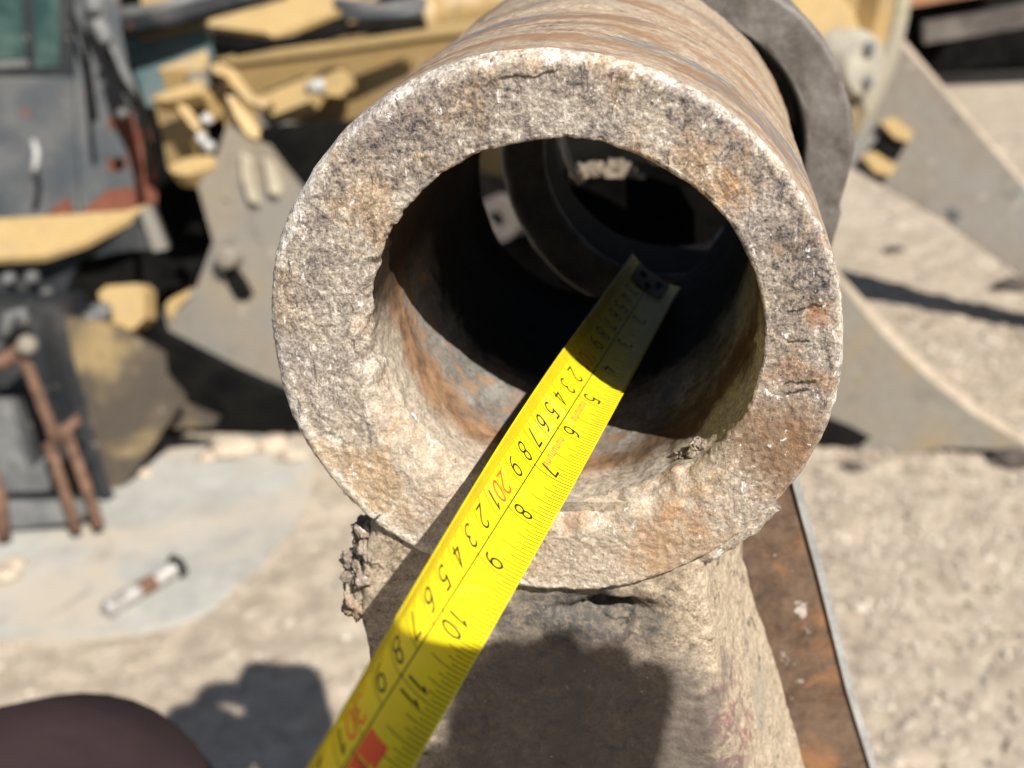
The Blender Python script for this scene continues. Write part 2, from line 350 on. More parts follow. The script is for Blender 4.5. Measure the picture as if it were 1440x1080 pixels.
# ------------------------------------------------------------------ ground
def ground():
    m = Mat("dusty_gravel_ground", 0.95, 0, 0.15)
    n1 = m.noise(2.2, 7, 0.6, 0.3); n2 = m.noise(17, 8, 0.65); n3 = m.noise(75, 6, 0.72); n4 = m.noise(34, 7, 0.7, 0.4)
    c = m.mix(m.rng(n2, 0.3, 0.7), (0.30, 0.243, 0.182), (0.46, 0.385, 0.30))
    c = m.mix(m.rng(n1, 0.45, 0.65, 0, 0.6), c, (0.44, 0.375, 0.30))
    c = m.mix(m.rng(n4, 0.48, 0.62, 0, 0.6), c, (0.215, 0.172, 0.13))
    c = m.mix(m.rng(m.noise(26, 7, 0.7, 0.3, m.map(loc=(3, 7, 1))), 0.54, 0.66, 0, 0.5), c, (0.54, 0.465, 0.375))
    c = m.mix(m.rng(n3, 0.60, 0.72, 0, 0.6), c, (0.66, 0.59, 0.50))
    c = m.mix(m.rng(n3, 0.40, 0.28, 0, 0.6), c, (0.22, 0.17, 0.13))
    m.bump(m.math('ADD', m.math('MULTIPLY', n2, 0.6), m.math('MULTIPLY', n3, 0.5)), 0.7, 0.012)
    mat = m.done(c)
    bm = bmesh.new()
    def axis(lo, hi, fine0, fine1, step):
        xs = []; x = fine0
        while x <= fine1+1e-6: xs.append(x); x += step
        k = step
        x = fine1
        while x < hi: k *= 1.5; x += k; xs.append(x)
        k = step; x = fine0
        while x > lo: k *= 1.5; x -= k; xs.insert(0, x)
        return xs
    xs = axis(-250, 250, -1.6, 2.6, 0.014); ys = axis(-250, 250, 0.2, 5.2, 0.014)
    vs = []; fs = []
    for y in ys:
        for x in xs:
            z = 0.0
            if abs(x) < 4 and -1 < y < 6:
                p = Vector((x, y, 0))
                z = 0.012*noise.noise(p*2.3) + 0.008*noise.noise(p*9) + 0.007*noise.noise(p*22) + 0.005*noise.noise(p*48)
            vs.append((x, y, GZ + z))
    n = len(xs)
    for j in range(len(ys)-1):
        for i in range(n-1): fs.append((j*n+i, j*n+i+1, (j+1)*n+i+1, (j+1)*n+i))
    o = from_py("ground", vs, fs, mat); tag(o, "dusty pale gravel ground of the yard", kind="structure")
    # loose pebbles and grit
    mp = simple("pebble_stone", (0.22, 0.175, 0.13), (0.56, 0.49, 0.41), 9, 0.9, 0.3, 0.004)
    bases = []
    for s in range(6):
        b = bmesh.new(); bmesh.ops.create_icosphere(b, subdivisions=1, radius=1)
        bases.append([Vector((v.co.x*random.uniform(.8,1.2), v.co.y*random.uniform(.8,1.2), v.co.z*0.65))*random.uniform(.8,1.15) for v in b.verts])
        faces = [[v.index for v in f.verts] for f in b.faces]; b.free()
    vs = []; fs = []
    for i in range(30000):
        x = random.uniform(-1.6, 3.2); y = 0.3 + 5.2*random.random()**1.3
        if i > 12000: x = random.uniform(0.15, 1.9); y = random.uniform(0.35, 3.0)
        r = 0.003 + 0.006*random.random()**3 + (0.010*random.random() if random.random() < 0.02 else 0)
        a = random.uniform(0, 6.28); ca, sa = math.cos(a), math.sin(a); o0 = len(vs)
        p = Vector((x, y, 0)); z = GZ + 0.012*noise.noise(p*2.3) + 0.008*noise.noise(p*9) + 0.004*noise.noise(p*26)
        for q in bases[i % 6]:
            vs.append((x + (q.x*ca-q.y*sa)*r, y + (q.x*sa+q.y*ca)*r, z + q.z*r + r*0.3))
        fs.extend([[k+o0 for k in f] for f in faces])
    o = from_py("gravel", vs, fs, mp, smooth=False); tag(o, "loose pale gravel and grit scattered over the ground", kind="stuff")
ground()
def gz(x, y):
    p = Vector((x, y, 0)); return GZ + 0.012*noise.noise(p*2.3) + 0.008*noise.noise(p*9) + 0.004*noise.noise(p*26)

# ------------------------------------------------------------------ the boss and its arm
R_O, R_I, L_B = 0.0830, 0.0565, 0.192
def sst(x, a, b):
    t = min(1, max(0, (x-a)/(b-a))); return t*t*(3-2*t)
def build_boss(name, parent, org, mats, NA=900, detail=True, length=L_B, ri=R_I, ro=R_O, seed=0.0, step=0.00045):
    """lathe with an uneven, chipped, mud-rounded rim. Angle 0 = +X, 90 = up"""
    vs = []; rows = []; mi = []
    so_ = Vector((seed, seed*2, 0))
    # profile as (zone, t)
    prof = []
    nb = int(length/ (0.0016 if detail else 0.004))
    for i in range(nb): prof.append(('bore', i/nb))
    for i in range(18): prof.append(('lip', i/18))
    nf = int((ro-ri)/step)
    for i in range(nf): prof.append(('face', i/nf))
    for i in range(12): prof.append(('edge', i/12))
    no = int(length/(0.0011 if detail else 0.004))
    for i in range(no+1): prof.append(('out', i/no))
    for zone, t in prof:
        for k in range(NA):
            ph = 2*math.pi*k/NA; c, s = math.cos(ph), math.sin(ph)
            deg = math.degrees(ph)
            # lip is mud-filled and round from the left round the bottom to the right, sharp at the top
            low = sst(math.cos(math.radians(deg-248)), -0.12, 0.62)
            lip = (0.0013 + 0.0085*low) if detail else 0.002
            if detail:      # the chipped corner at the left
                lip += 0.0035*math.exp(-((deg-157)/2.2)**2)
            edg = 0.0028 + 0.0025*sst(math.cos(math.radians(deg-140)), -0.2, 0.9)
            ex = Vector((0.0, 0, 0.0))
            if zone == 'bore': r = ri; y = length + (lip-length)*t; nr, ny = -1, 0
            elif zone == 'lip':
                a = t*math.pi/2; r = ri + lip*(1-math.cos(a)); y = lip*(1-math.sin(a)); nr, ny = -math.cos(a), -math.sin(a)
            elif zone == 'face': r = ri+lip + (ro-edg-ri-lip)*t; y = 0.0; nr, ny = 0, -1
            elif zone == 'edge':
                a = t*math.pi/2; r = ro-edg+edg*math.sin(a); y = edg*(1-math.cos(a)); nr, ny = math.sin(a), -math.cos(a)
            else:
                r = ro; y = edg + (length-edg)*t; nr, ny = 1, 0
                g = math.exp(-((y-0.088)/0.003)**2); r -= 0.0042*g
                if y > 0.088: r -= 0.0008
            # outer rim is slightly off the bore's axis
            p = Vector((r*c, y, r*s))
            # the bored hole is not quite concentric with the outside
            wgt = 1.0 if zone in ('edge', 'out') else t if zone == 'face' else 0.0
            if detail: p += Vector((-0.0052, 0, -0.006)).lerp(Vector((-0.0035, 0, -0.0005)), y/length if zone == 'out' else 0.0)*wgt + Vector((-0.0005, 0, -0.0022))*(1-wgt)
            q = p*1.0 + so_
            fine_ = 1.0 if zone != 'lip' else 0.35 + 0.65*low
            d = 0.0009*noise.noise(q*32) + 0.0004*noise.noise(q*110)*fine_ + 0.00025*noise.noise(q*330)*fine_
            if detail:
                if zone in ('face', 'lip', 'edge'):
                    d += (0.00030*noise.turbulence(q*520, 3, False) - 0.00015)*fine_
                    if zone == 'lip': d += (0.00015+0.0016*low)*noise.noise(q*190)
                if zone == 'bore' and y < 0.05 and s < 0.2:
                    d += 0.0009*sst(0.05-y, 0, 0.04)*noise.noise(q*260)
                if zone == 'lip' or (zone == 'bore' and y < 0.01):      # nicks along the upper lip
                    d -= (0.0007 + 0.0009*sst(math.cos(math.radians(deg-150)), 0.8, 1.0))*max(0, noise.fractal(Vector((c*4, s*4, 3.3 + y*40))*2.0, 0.8, 2.2, 5))*(1-low)
                if zone in ('face', 'edge') :
                    d -= 0.0012*max(0, noise.noise(q*75+Vector((5, 5, 5)))-0.25)*sst(s, -0.6, 0.4)
            vs.append(p + Vector((nr*c, ny, nr*s))*d + org)
    fs = []; n = len(prof); zi = {'bore': 1, 'lip': 0, 'face': 0, 'edge': 0, 'out': 2}
    for j in range(n):
        j2 = (j+1) % n
        for k in range(NA):
            k2 = (k+1) % NA
            fs.append((j*NA+k, j2*NA+k, j2*NA+k2, j*NA+k2)); mi.append(1 if j == n-1 else zi[prof[j][0]])
    o = from_py(name, vs, fs, mats, parent)
    o.data.polygons.foreach_set("material_index", mi); o.data.update()
    bm = bmesh.new(); bm.from_mesh(o.data); bmesh.ops.recalc_face_normals(bm, faces=bm.faces); bm.to_mesh(o.data); bm.free()
    return o
arm = empty("link_arm", (0, 0.1, 0), "muddy rusted steel link arm whose round bored end holds the yellow tape", "machine part")
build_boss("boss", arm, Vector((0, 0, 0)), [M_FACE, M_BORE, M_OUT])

def Yp(px, py, y):      # point of the plane Y = y seen at a pixel
    return onplane(px, py, Vector((0, y, 0)), Vector((0, 1, 0)))
def grid_surface(rows, nu, nv, amp, freq, fine=True, seed=0.0):
    """rows: list of polylines (each a list of Vectors of the same length); resampled to a displaced grid"""
    def at(poly, t):
        x = t*(len(poly)-1); i = min(int(x), len(poly)-2); return poly[i].lerp(poly[i+1], x-i)
    pts = []
    for j in range(nv):
        x = j/(nv-1)*(len(rows)-1); a = min(int(x), len(rows)-2); f = x-a
        pts.append([at(rows[a], i/(nu-1)).lerp(at(rows[a+1], i/(nu-1)), f) for i in range(nu)])
    return pts
def neck():
    # cross-sections from top (inside the boss) to the ground; each runs left-back, left-front, front, right-front, right-back
    secs = []
    lev = [(700, 520, 985, 1040), (790, 492, 984, 1046), (870, 489, 996, 1070), (945, 504, 1010, 1094), (1090, 516, 1042, 1134), (1300, 520, 1085, 1195)]
    for (py, xl, xr, xb) in lev:
        yf = 0.0035
        a = Yp(xl, py, yf); b = Yp(xr, py, yf)
        z = a.z
        back = onplane(xb, py, Vector((0, 0.062, 0)), Vector((0, 1, 0)))
        bl = Vector((a.x+0.004, 0.10, z)); b = Vector((b.x, yf, z))
        secs.append([bl, a.lerp(bl, 0.12), a.lerp(b, 0.04), b.lerp(a, 0.045), b.lerp(back, 0.06), back, Vector((back.x-0.012, 0.10, back.z))])
    last = secs[-1]; dz = GZ - 0.01 - last[0].z
    secs.append([p + Vector((0, 0.02 if i in (0, 6) else 0.0, dz)) for i, p in enumerate(last)])
    # arc-length style resampling per section
    def resample(poly, n):
        L = [0]
        for p, q in zip(poly, poly[1:]): L.append(L[-1] + (q-p).length)
        out = []
        for i in range(n):
            s = L[-1]*i/(n-1); k = max(j for j in range(len(L)) if L[j] <= s+1e-9); k = min(k, len(poly)-2)
            out.append(poly[k].lerp(poly[k+1], (s-L[k])/max(1e-9, L[k+1]-L[k])))
        return out
    nu = 300; rs = [resample(s, nu) for s in secs]
    # rows spaced by height, dense in view
    rows = []
    for (a, b, n) in ((0,1,70),(1,2,70),(2,3,60),(3,4,90),(4,5,30),(5,6,25)):
        for j in range(n): rows.append([rs[a][i].lerp(rs[b][i], j/n) for i in range(nu)])
    rows.append(rs[6])
    nv = len(rows); vs = []
    for j in range(nv):
        for i in range(nu):
            p = rows[j][i]
            du = rows[j][min(i+1, nu-1)] - rows[j][max(i-1, 0)]; dv = rows[min(j+1, nv-1)][i] - rows[max(j-1, 0)][i]
            nn = dv.cross(du)
            nn = nn.normalized() if nn.length > 0 else Vector((0, -1, 0))
            d = 0.0009*noise.noise(p*24) + 0.0007*noise.noise(p*90) + 0.0004*noise.noise(p*300)
            # weld gap hole and rough ledge under the boss
            h = Vector((p.x-0.0095, 0, p.z+0.0985)); d -= 0.012*math.exp(-((h.x/0.011)**2 + ((h.z + 0.003*noise.noise(p*150))/0.0038)**2))*(1+0.6*noise.noise(p*400))
            vs.append(p + nn*d*(1.0 if abs(nn.y) < 2 else 0))
    fs = [(j*nu+i, (j+1)*nu+i, (j+1)*nu+i+1, j*nu+i+1) for j in range(nv-1) for i in range(nu-1)]
    fs += [(j*nu+nu-1, (j+1)*nu+nu-1, (j+1)*nu, j*nu) for j in range(nv-1)]
    fs.append([i for i in range(nu)]); fs.append([(nv-1)*nu+i for i in range(nu)][::-1])
    o = from_py("neck", vs, fs, M_NECK, arm)
    bm = bmesh.new(); bm.from_mesh(o.data); bmesh.ops.recalc_face_normals(bm, faces=bm.faces); bm.to_mesh(o.data); bm.free()
neck()
# weld bead where the neck meets the boss
def bead():
    pts = []; rad = []
    N = 90
    for i in range(N):
        t = i/(N-1); a = math.radians(228 + 92*t)
        r = 0.0828 + 0.0015*math.sin(t*9)
        pts.append(Vector((-0.0045 + r*math.cos(a), 0.010, -0.006 + r*math.sin(a)))); rad.append(0.0045 + 0.0012*noise.noise(Vector((i*0.35, 0, 4))) )
    bm = tube_bm(pts, rad, 26)
    bmesh.ops.subdivide_edges(bm, edges=bm.edges[:], cuts=1)
    for v in bm.verts:
        v.co += v.co.normalized()*(0.0010*noise.noise(v.co*120) + 0.0006*noise.noise(v.co*330))
    from_bm("weld_bead", bm, M_MUD, arm, smooth=True)
bead()
M_LUMP = boss_material("crumbly_mud", 0.13, False)
for i, (px, py, y, r, sq) in enumerate([(520, 752, 0.012, 0.0062, (0.8, 1.2, 1)), (512, 800, 0.012, 0.0072, (0.9, 1.2, 1.1)), (503, 838, 0.010, 0.006, (0.8, 1, 1.3)),
                                       (540, 785, 0.010, 0.006, (1, 1, 1)), (940, 668, 0.02, 0.004, (1.3, 1, 0.7)), (968, 648, 0.016, 0.0042, (1, 1, 0.9)), (985, 632, 0.012, 0.0032, (1, 1, 1)),
                                       (900, 700, 0.022, 0.004, (1.5, 1, 0.6))]):
    lump("mud_lump", Yp(px, py, y), r, M_LUMP, arm, seed=i+1, squash=sq, sub=5, amp=0.5)
# brown web and its thin edge, coloured light for the sun it catches, right of the neck
M_BROWN = simple("brown_rusted_web", (0.06, 0.037, 0.025), (0.15, 0.098, 0.066), 34, 0.6, 0.4, 0.002, extra=[((0.27, 0.125, 0.05), 16, 0.54, 0.68, 0.8), ((0.035, 0.026, 0.021), 28, 0.55, 0.68, 0.7), ((0.5, 0.45, 0.4), 80, 0.63, 0.70, 0.75)])
M_EDGE = simple("sunlit_grey_edge", (0.22, 0.225, 0.22), (0.36, 0.355, 0.34), 60, 0.55, 0.3, 0.001, extra=[((0.3, 0.2, 0.12), 40, 0.62, 0.72, 0.5)])
plate("web_plate", [(960, 620), (1100, 620), (1118, 691), (1152, 815), (1191, 971), (1226, 1090), (1245, 1160), (1340, 1700), (1000, 1700)], Vector((0, 0.085, 0)), (0.30, -1, 0.0), 0.012, M_BROWN, arm, 0.0005)
plate("web_edge", [(1099, 620), (1109, 620), (1128, 691), (1162, 815), (1201, 971), (1234, 1080), (1254, 1160), (1352, 1700), (1342, 1700), (1244, 1160), (1225, 1083), (1190.5, 971), (1151.5, 815), (1117.5, 691)], Vector((0, 0.083, 0)), (0.30, -1, 0.0), 0.016, M_EDGE, arm, 0.0012)

# ------------------------------------------------------------------ the collar behind
M_COLLAR = simple("grey_scuffed_collar", (0.08, 0.070, 0.062), (0.165, 0.148, 0.132), 45, 0.5, 0.4, 0.0012, extra=[((0.62, 0.6, 0.58), 75, 0.66, 0.72, 0.85), ((0.2, 0.11, 0.06), 30, 0.58, 0.7, 0.6)])
M_DARKBORE = simple("dark_shaded_bore", (0.006, 0.005, 0.0045), (0.016, 0.013, 0.011), 60, 0.8, 0.4, 0.001, spec=0.05)  # shade inside the collar put into this near-black colour
rear = empty("rear_collar", Vector((0.03, 0.3, 0)), "grey scuffed steel collar standing just behind the muddy bored boss", "machine part")
ro_c = P(945, 215, 0.5015)
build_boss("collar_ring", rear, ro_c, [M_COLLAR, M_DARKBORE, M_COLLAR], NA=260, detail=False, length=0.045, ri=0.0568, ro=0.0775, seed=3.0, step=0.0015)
plate("shank", [(1030, 330), (1178, 262), (1183, 300), (1165, 360), (1140, 480), (1115, 700), (1180, 1100), (1290, 1800), (960, 1800), (900, 900), (960, 420)], ro_c + Vector((0, 0.02, 0)), (0, -1, 0), 0.03, M_COLLAR, rear, 0.003)
M_CLUMP = simple("dull_dry_mud", (0.10, 0.078, 0.056), (0.25, 0.2, 0.15), 150, 0.95, 0.6, 0.002)
M_PALEMUD = simple("pale_dry_mud", (0.36, 0.29, 0.21), (0.55, 0.46, 0.36), 150, 0.95, 0.6, 0.002)
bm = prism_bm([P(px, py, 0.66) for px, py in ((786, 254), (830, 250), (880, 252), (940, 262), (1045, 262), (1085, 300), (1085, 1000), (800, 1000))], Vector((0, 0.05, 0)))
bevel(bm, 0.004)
M_SHADE = simple("black_shade_block", (0.0015, 0.0014, 0.0013), (0.004, 0.0035, 0.003), 60, 0.95, 0.2, 0.001, spec=0.0)  # shade behind the collar put into the block's colour
from_bm("back_block", bm, M_SHADE, rear)
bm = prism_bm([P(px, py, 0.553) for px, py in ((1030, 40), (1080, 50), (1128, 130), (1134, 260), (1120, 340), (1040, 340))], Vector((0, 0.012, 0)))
from_bm("gap_shade", bm, M_SHADE, rear)  # added plate that draws the dark of the gap beside the collar
for i, (px, py, r) in enumerate([(824, 246, 0.0085), (844, 244, 0.0075), (862, 242, 0.009), (880, 246, 0.0075), (896, 254, 0.005)]):
    lump("mud_clump", P(px, py, 0.668), r*0.85, M_CLUMP, rear, seed=20+i, sub=4, amp=0.6, squash=(1, 1, 0.9))
wire_pts = [P(x, y, 0.585) for x, y in ((788, 180), (791, 200), (797, 220), (806, 242), (816, 258))]
from_bm("bent_wire", tube_bm(wire_pts, [0.0012, 0.0016, 0.0018, 0.0016, 0.0012], 8), M_PALEMUD, rear, smooth=True)

# ------------------------------------------------------------------ tape measure
T0, T1 = 0.0, 13.6
def invA(t): return 0.0017007 - 7.537e-5*t
D8 = 0.302
def tape_c(t):
    y = -200 + 1/invA(t); x = 1292 - (y+200)*0.6352
    return P(x, y, D8*911*invA(t)*(1 + 0.05*max(0.0, 1-t/7.0)))
TT = (tape_c(0) - tape_c(10)).normalized()                       # towards the hook
Wc = Vector((0.705, -0.705, 0.073)); WW = RIGHT*Wc.x + UP*Wc.y + FWD*Wc.z
WW = (WW - TT*WW.dot(TT)).normalized()
NN = TT.cross(WW).normalized()
if NN.dot(CAM - tape_c(8)) < 0: NN = -NN
HALF = 0.01297
def lerps(t, tab):
    if t <= tab[0][0]: return tab[0][1]
    for (a, x), (b, y) in zip(tab, tab[1:]):
        if t <= b: k = (t-a)/(b-a); k = 0.75*k + 0.25*k*k*(3-2*k); return x + (y-x)*k
    return tab[-1][1]
def tp(t, u, lift=0.0):
    """u in metres across the blade (left negative), t in inches from the hook"""
    arc_ = lerps(t, ((5.0, 0.92), (13.0, 1.8))); rc = 2*HALF/arc_
    ro_ = math.radians(lerps(t, ((4.5, 11), (13.6, -31))))
    W_ = WW*math.cos(ro_) + NN*math.sin(ro_); N_ = NN*math.cos(ro_) - WW*math.sin(ro_)
    a = u/rc; r = rc - lift
    return tape_c(t) + W_*(r*math.sin(a)) + N_*(rc - r*math.cos(a))
tape = empty("tape_measure", tape_c(6), "bright yellow steel tape measure laid through the muddy bored boss", "tape measure")
def tape_paint():
    m = Mat("yellow_tape_paint", 0.42, 0, 0.22)
    n = m.noise(90, 5, 0.6); f = m.noise(900, 3, 0.6)
    c = m.mix(m.rng(n, 0.35, 0.7), (0.76, 0.60, 0.011), (0.68, 0.52, 0.013))
    c = m.mix(m.rng(m.noise(300, 5, 0.7), 0.66, 0.74, 0, 0.4), c, (0.45, 0.36, 0.12))
    c = m.mix(m.rng(m.noise(46, 7, 0.7, 0.6, m.map(loc=(3, 1, 1))), 0.56, 0.72, 0, 0.28), c, (0.60, 0.50, 0.20))
    m.bump(f, 0.05, 0.0002)
    return m.done(c)
M_TAPE = tape_paint()
M_INK = simple("black_tape_ink", (0.014, 0.013, 0.008), (0.024, 0.022, 0.014), 400, 0.5, 0.0)
M_RED = simple("red_tape_ink", (0.72, 0.085, 0.02), (0.78, 0.11, 0.025), 300, 0.5, 0.0)
M_ORANGE = simple("faded_orange_print", (0.80, 0.22, 0.03), (0.84, 0.28, 0.04), 300, 0.5, 0.0)
def blade():
    nt_, nu = 160, 26; vs = []; fs = []
    for lay in (0, -0.00022):
        for j in range(nt_+1):
            t = T0 + (T1-T0)*j/nt_
            for i in range(nu+1): vs.append(tp(t, -HALF + 2*HALF*i/nu, lay))
    n = nu+1; off = (nt_+1)*n
    for j in range(nt_):
        for i in range(nu):
            a = j*n+i; fs.append((a, a+1, a+n+1, a+n)); a += off; fs.append((a, a+n, a+n+1, a+1))
    for j in range(nt_):
        for i in (0, nu):
            a = j*n+i; q = (a, a+n, a+n+off, a+off); fs.append(q if i == 0 else q[::-1])
    for j in (0, nt_):
        for i in range(nu):
            a = j*n+i; q = (a, a+off, a+off+1, a+1); fs.append(q if j == 0 else q[::-1])
    from_py("blade", vs, fs, M_TAPE, tape)
blade()
LIFT = 0.00006
class Print:
    def __init__(s): s.v = []; s.f = []
    def cross(s, t, u0, u1, wmm):                                     # a line across the blade
        n = max(2, int(abs(u1-u0)/0.0012)); o = len(s.v); h = wmm/25.4/2
        for i in range(n+1):
            u = u0 + (u1-u0)*i/n; s.v += [tp(t-h, u, LIFT), tp(t+h, u, LIFT)]
        for i in range(n): s.f.append((o+2*i, o+2*i+1, o+2*i+3, o+2*i+2))
    def along(s, t0, t1, u, wmm):
        n = max(1, int((t1-t0)*8)); o = len(s.v); h = wmm/2000
        for i in range(n+1):
            t = t0+(t1-t0)*i/n; s.v += [tp(t, u-h, LIFT), tp(t, u+h, LIFT)]
        for i in range(n): s.f.append((o+2*i, o+2*i+1, o+2*i+3, o+2*i+2))
    def stroke(s, pts, t0, u0, wmm, lift=LIFT):
        """pts in mm: x along reading (+t), y up the glyph (towards +u)"""
        P2 = [Vector((x, y)) for x, y in pts]; o = len(s.v); n = len(P2)
        for i in range(n):
            d = (P2[min(i+1, n-1)] - P2[max(i-1, 0)])
            if 0 < i < n-1:
                d1 = (P2[i]-P2[i-1]).normalized(); d2 = (P2[i+1]-P2[i]).normalized(); d = d1+d2
                k = 1/max(0.45, math.sqrt(max(0.01, (1+d1.dot(d2))/2)))
            else: k = 1
            d = d.normalized() if d.length > 0 else Vector((1, 0)); nrm = Vector((-d.y, d.x))*wmm/2*k
            for q in (P2[i]+nrm, P2[i]-nrm): s.v.append(tp(t0 + q.x/25.4, u0 + q.y/1000, lift))
        for i in range(n-1): s.f.append((o+2*i, o+2*i+1, o+2*i+3, o+2*i+2))
    def quad(s, t0, t1, u0, u1, lift=LIFT):
        n = 8; o = len(s.v)
        for i in range(n+1):
            u = u0+(u1-u0)*i/n; s.v += [tp(t0, u, lift), tp(t1, u, lift)]
        for i in range(n): s.f.append((o+2*i, o+2*i+1, o+2*i+3, o+2*i+2))
    def build(s, name, mat, parent): return from_py(name, s.v, s.f, mat, parent)
def arc(cx, cy, rx, ry, a0, a1, n=14):
    return [(cx+rx*math.cos(math.radians(a0+(a1-a0)*i/n)), cy+ry*math.sin(math.radians(a0+(a1-a0)*i/n))) for i in range(n+1)]
GL = {  # glyphs on a 0.6 x 1 cell, centred on x = 0
 '0': [arc(0, .5, .27, .5, 90, 450, 26)],
 '1': [[(-.16, .78), (.06, 1.0), (.06, 0)]],
 '2': [arc(0, .72, .27, .28, 165, -35, 14) + [(-.28, 0), (.3, 0)]],
 '3': [arc(-.02, .74, .26, .26, 150, -80, 14), arc(-.02, .26, .29, .27, 85, -150, 14)],
 '4': [[(.3, .26), (-.3, .26), (.12, 1.0), (.12, 0)]],
 '5': [[(.26, 1.0), (-.18, 1.0), (-.24, .55)] + arc(0, .32, .28, .32, 128, -150, 16)],
 '6': [[(.2, .98)] + arc(.1, .36, .38, .6, 112, 170, 8) + arc(0, .3, .28, .3, 165, -190, 22)],
 '7': [[(-.28, 1.0), (.28, 1.0), (-.1, 0)]],
 '8': [arc(0, .74, .23, .25, -90, 270, 20), arc(0, .25, .28, .26, 90, 450, 22)],
 '9': [[(-.2, .02)] + arc(-.1, .64, .38, .6, -68, -10, 8) + arc(0, .7, .28, .3, -15, 345, 22)],
 'F': [[(-.2, 0), (-.2, 1), (.26, 1)], [(-.2, .54), (.18, .54)]],
}
def glyphs(pr, txt, t, u0, hmm, wmm, adv, align='end'):
    for i, ch in enumerate(txt):
        x = (i - (len(txt)-1)/2.0)*adv if align == 'mid' else -adv*0.62
        for st in GL[ch]: pr.stroke([(x + a*hmm*0.98, b*hmm) for a, b in st], t, u0, wmm)
ink = Print(); red = Print()
MID = 0.0004
ink.along(T0+0.35, T1, MID, 0.34)
for mm in range(12, int(T1*25.4)):                                     # metric edge on the left
    t = mm/25.4
    if mm % 10 == 0: ink.cross(t, -HALF+0.0002, MID, 0.21)
    elif mm % 5 == 0: ink.cross(t, -HALF+0.0002, -HALF+0.0058, 0.19)
    else: ink.cross(t, -HALF+0.0002, -HALF+0.0040, 0.17)
for k in range(8, int(T1*16)):                                         # inch edge on the right
    t = k/16
    ln = 0.0132 if k % 16 == 0 else 0.0092 if k % 8 == 0 else 0.0070 if k % 4 == 0 else 0.0056 if k % 2 == 0 else 0.0042
    ink.cross(t, HALF-0.0002, HALF-ln, 0.28 if k % 16 == 0 else 0.27)
for cm in range(2, 35):
    t = cm/2.54
    if cm % 10 == 0: glyphs(red, str(cm), t, -0.0074, 6.0, 0.72, 4.8, 'mid')
    else: glyphs(ink, str(cm % 10), t, -0.0073, 5.9, 0.66, 4.8)
for inch in range(1, 14):
    if inch == 12: continue
    s_ = str(inch)
    glyphs(ink, s_, inch, 0.0020, 5.3, 0.68, 4.7, 'mid' if len(s_) == 2 else 'end')
tag(ink.build("scale_marks", M_INK, tape), kind="stuff"); tag(red.build("red_numerals", M_RED, tape), kind="stuff")
box = Print(); box.quad(11.66, 12.45, MID+0.0006, 0.0066); box.build("foot_flag", M_RED, tape)
ft = Print()
for i, ch in enumerate("1F"):
    for st in GL[ch]: ft.stroke([((i-0.5)*5.2 + a*4.6, b*4.4) for a, b in st], 12.05, 0.0017, 0.62, LIFT*2)
ft.build("foot_numerals", M_TAPE, tape)
om = Print(); rr = random.Random(3)                                     # the faded row of small orange print, too small to read
for tb in (5.06, 6.12):
    for i in range(8):
        t = tb + i*0.096; x0 = 0.0020
        if tb < 5.5 and i > 5: continue
        om.quad(t, t+0.026, x0, x0+0.0021); om.quad(t+0.05, t+0.074, x0, x0+0.0021)
        om.quad(t, t+0.074, x0 if i % 2 else x0+0.0015, (x0 if i % 2 else x0+0.0015)+0.0006, LIFT*0.8)
om.build("orange_print", M_ORANGE, tape)
M_STEEL = simple("dull_steel", (0.035, 0.035, 0.034), (0.07, 0.07, 0.066), 200, 0.5, 0.2, 0.0005)
def hook():
    bm = bmesh.new()
    vs = []
    pts = [(0.75, 0.0005), (0.0, 0.0005), (-0.03, 0.0004), (-0.05, -0.002), (-0.05, -0.012)]
    rows = []
    for t, l in pts:
        rows.append([bm.verts.new(tp(max(t, -0.05), u, 0) + NN*l) for u in (-0.008, -0.004, 0, 0.004, 0.008)])
    for a, b in zip(rows, rows[1:]):
        for i in range(4): bm.faces.new((a[i], a[i+1], b[i+1], b[i]))
    g = bmesh.ops.solidify(bm, geom=bm.faces[:], thickness=0.0009)
    h = from_bm("hook", bm, M_STEEL, tape, angle=30)
    for t, u in ((0.22, -0.004), (0.22, 0.004), (0.5, 0.0)):
        b = lathe_bm(tp(t, u, 0) + NN*0.0004, NN, [(0.0016, 0), (0.0016, 0.0006), (0.001, 0.0011)], 14)
        from_bm("rivet", b, M_STEEL, h, angle=40)
hook()
def case():
    c = tape_c(T1+1.25) - NN*0.016
    M_C = simple("black_case_rubber", (0.03, 0.03, 0.03), (0.05, 0.05, 0.05), 100, 0.6)
    # rounded case outline in the (TT, NN) plane, extruded across
    pts = []
    for cx, cy, a0 in ((0.024, 0.022, 0), (-0.024, 0.022, 90), (-0.024, -0.026, 180), (0.024, -0.026, 270)):
        pts += [(cx+0.012*math.cos(math.radians(a0+a)), cy+0.012*math.sin(math.radians(a0+a))) for a in (0, 22, 45, 68, 90)]
    bm = prism_bm([c + TT*x + NN*(y-0.012) - WW*0.018 for x, y in pts], WW*0.036); bevel(bm, 0.003)
    k = from_bm("case", bm, M_C, tape, angle=35)
case()

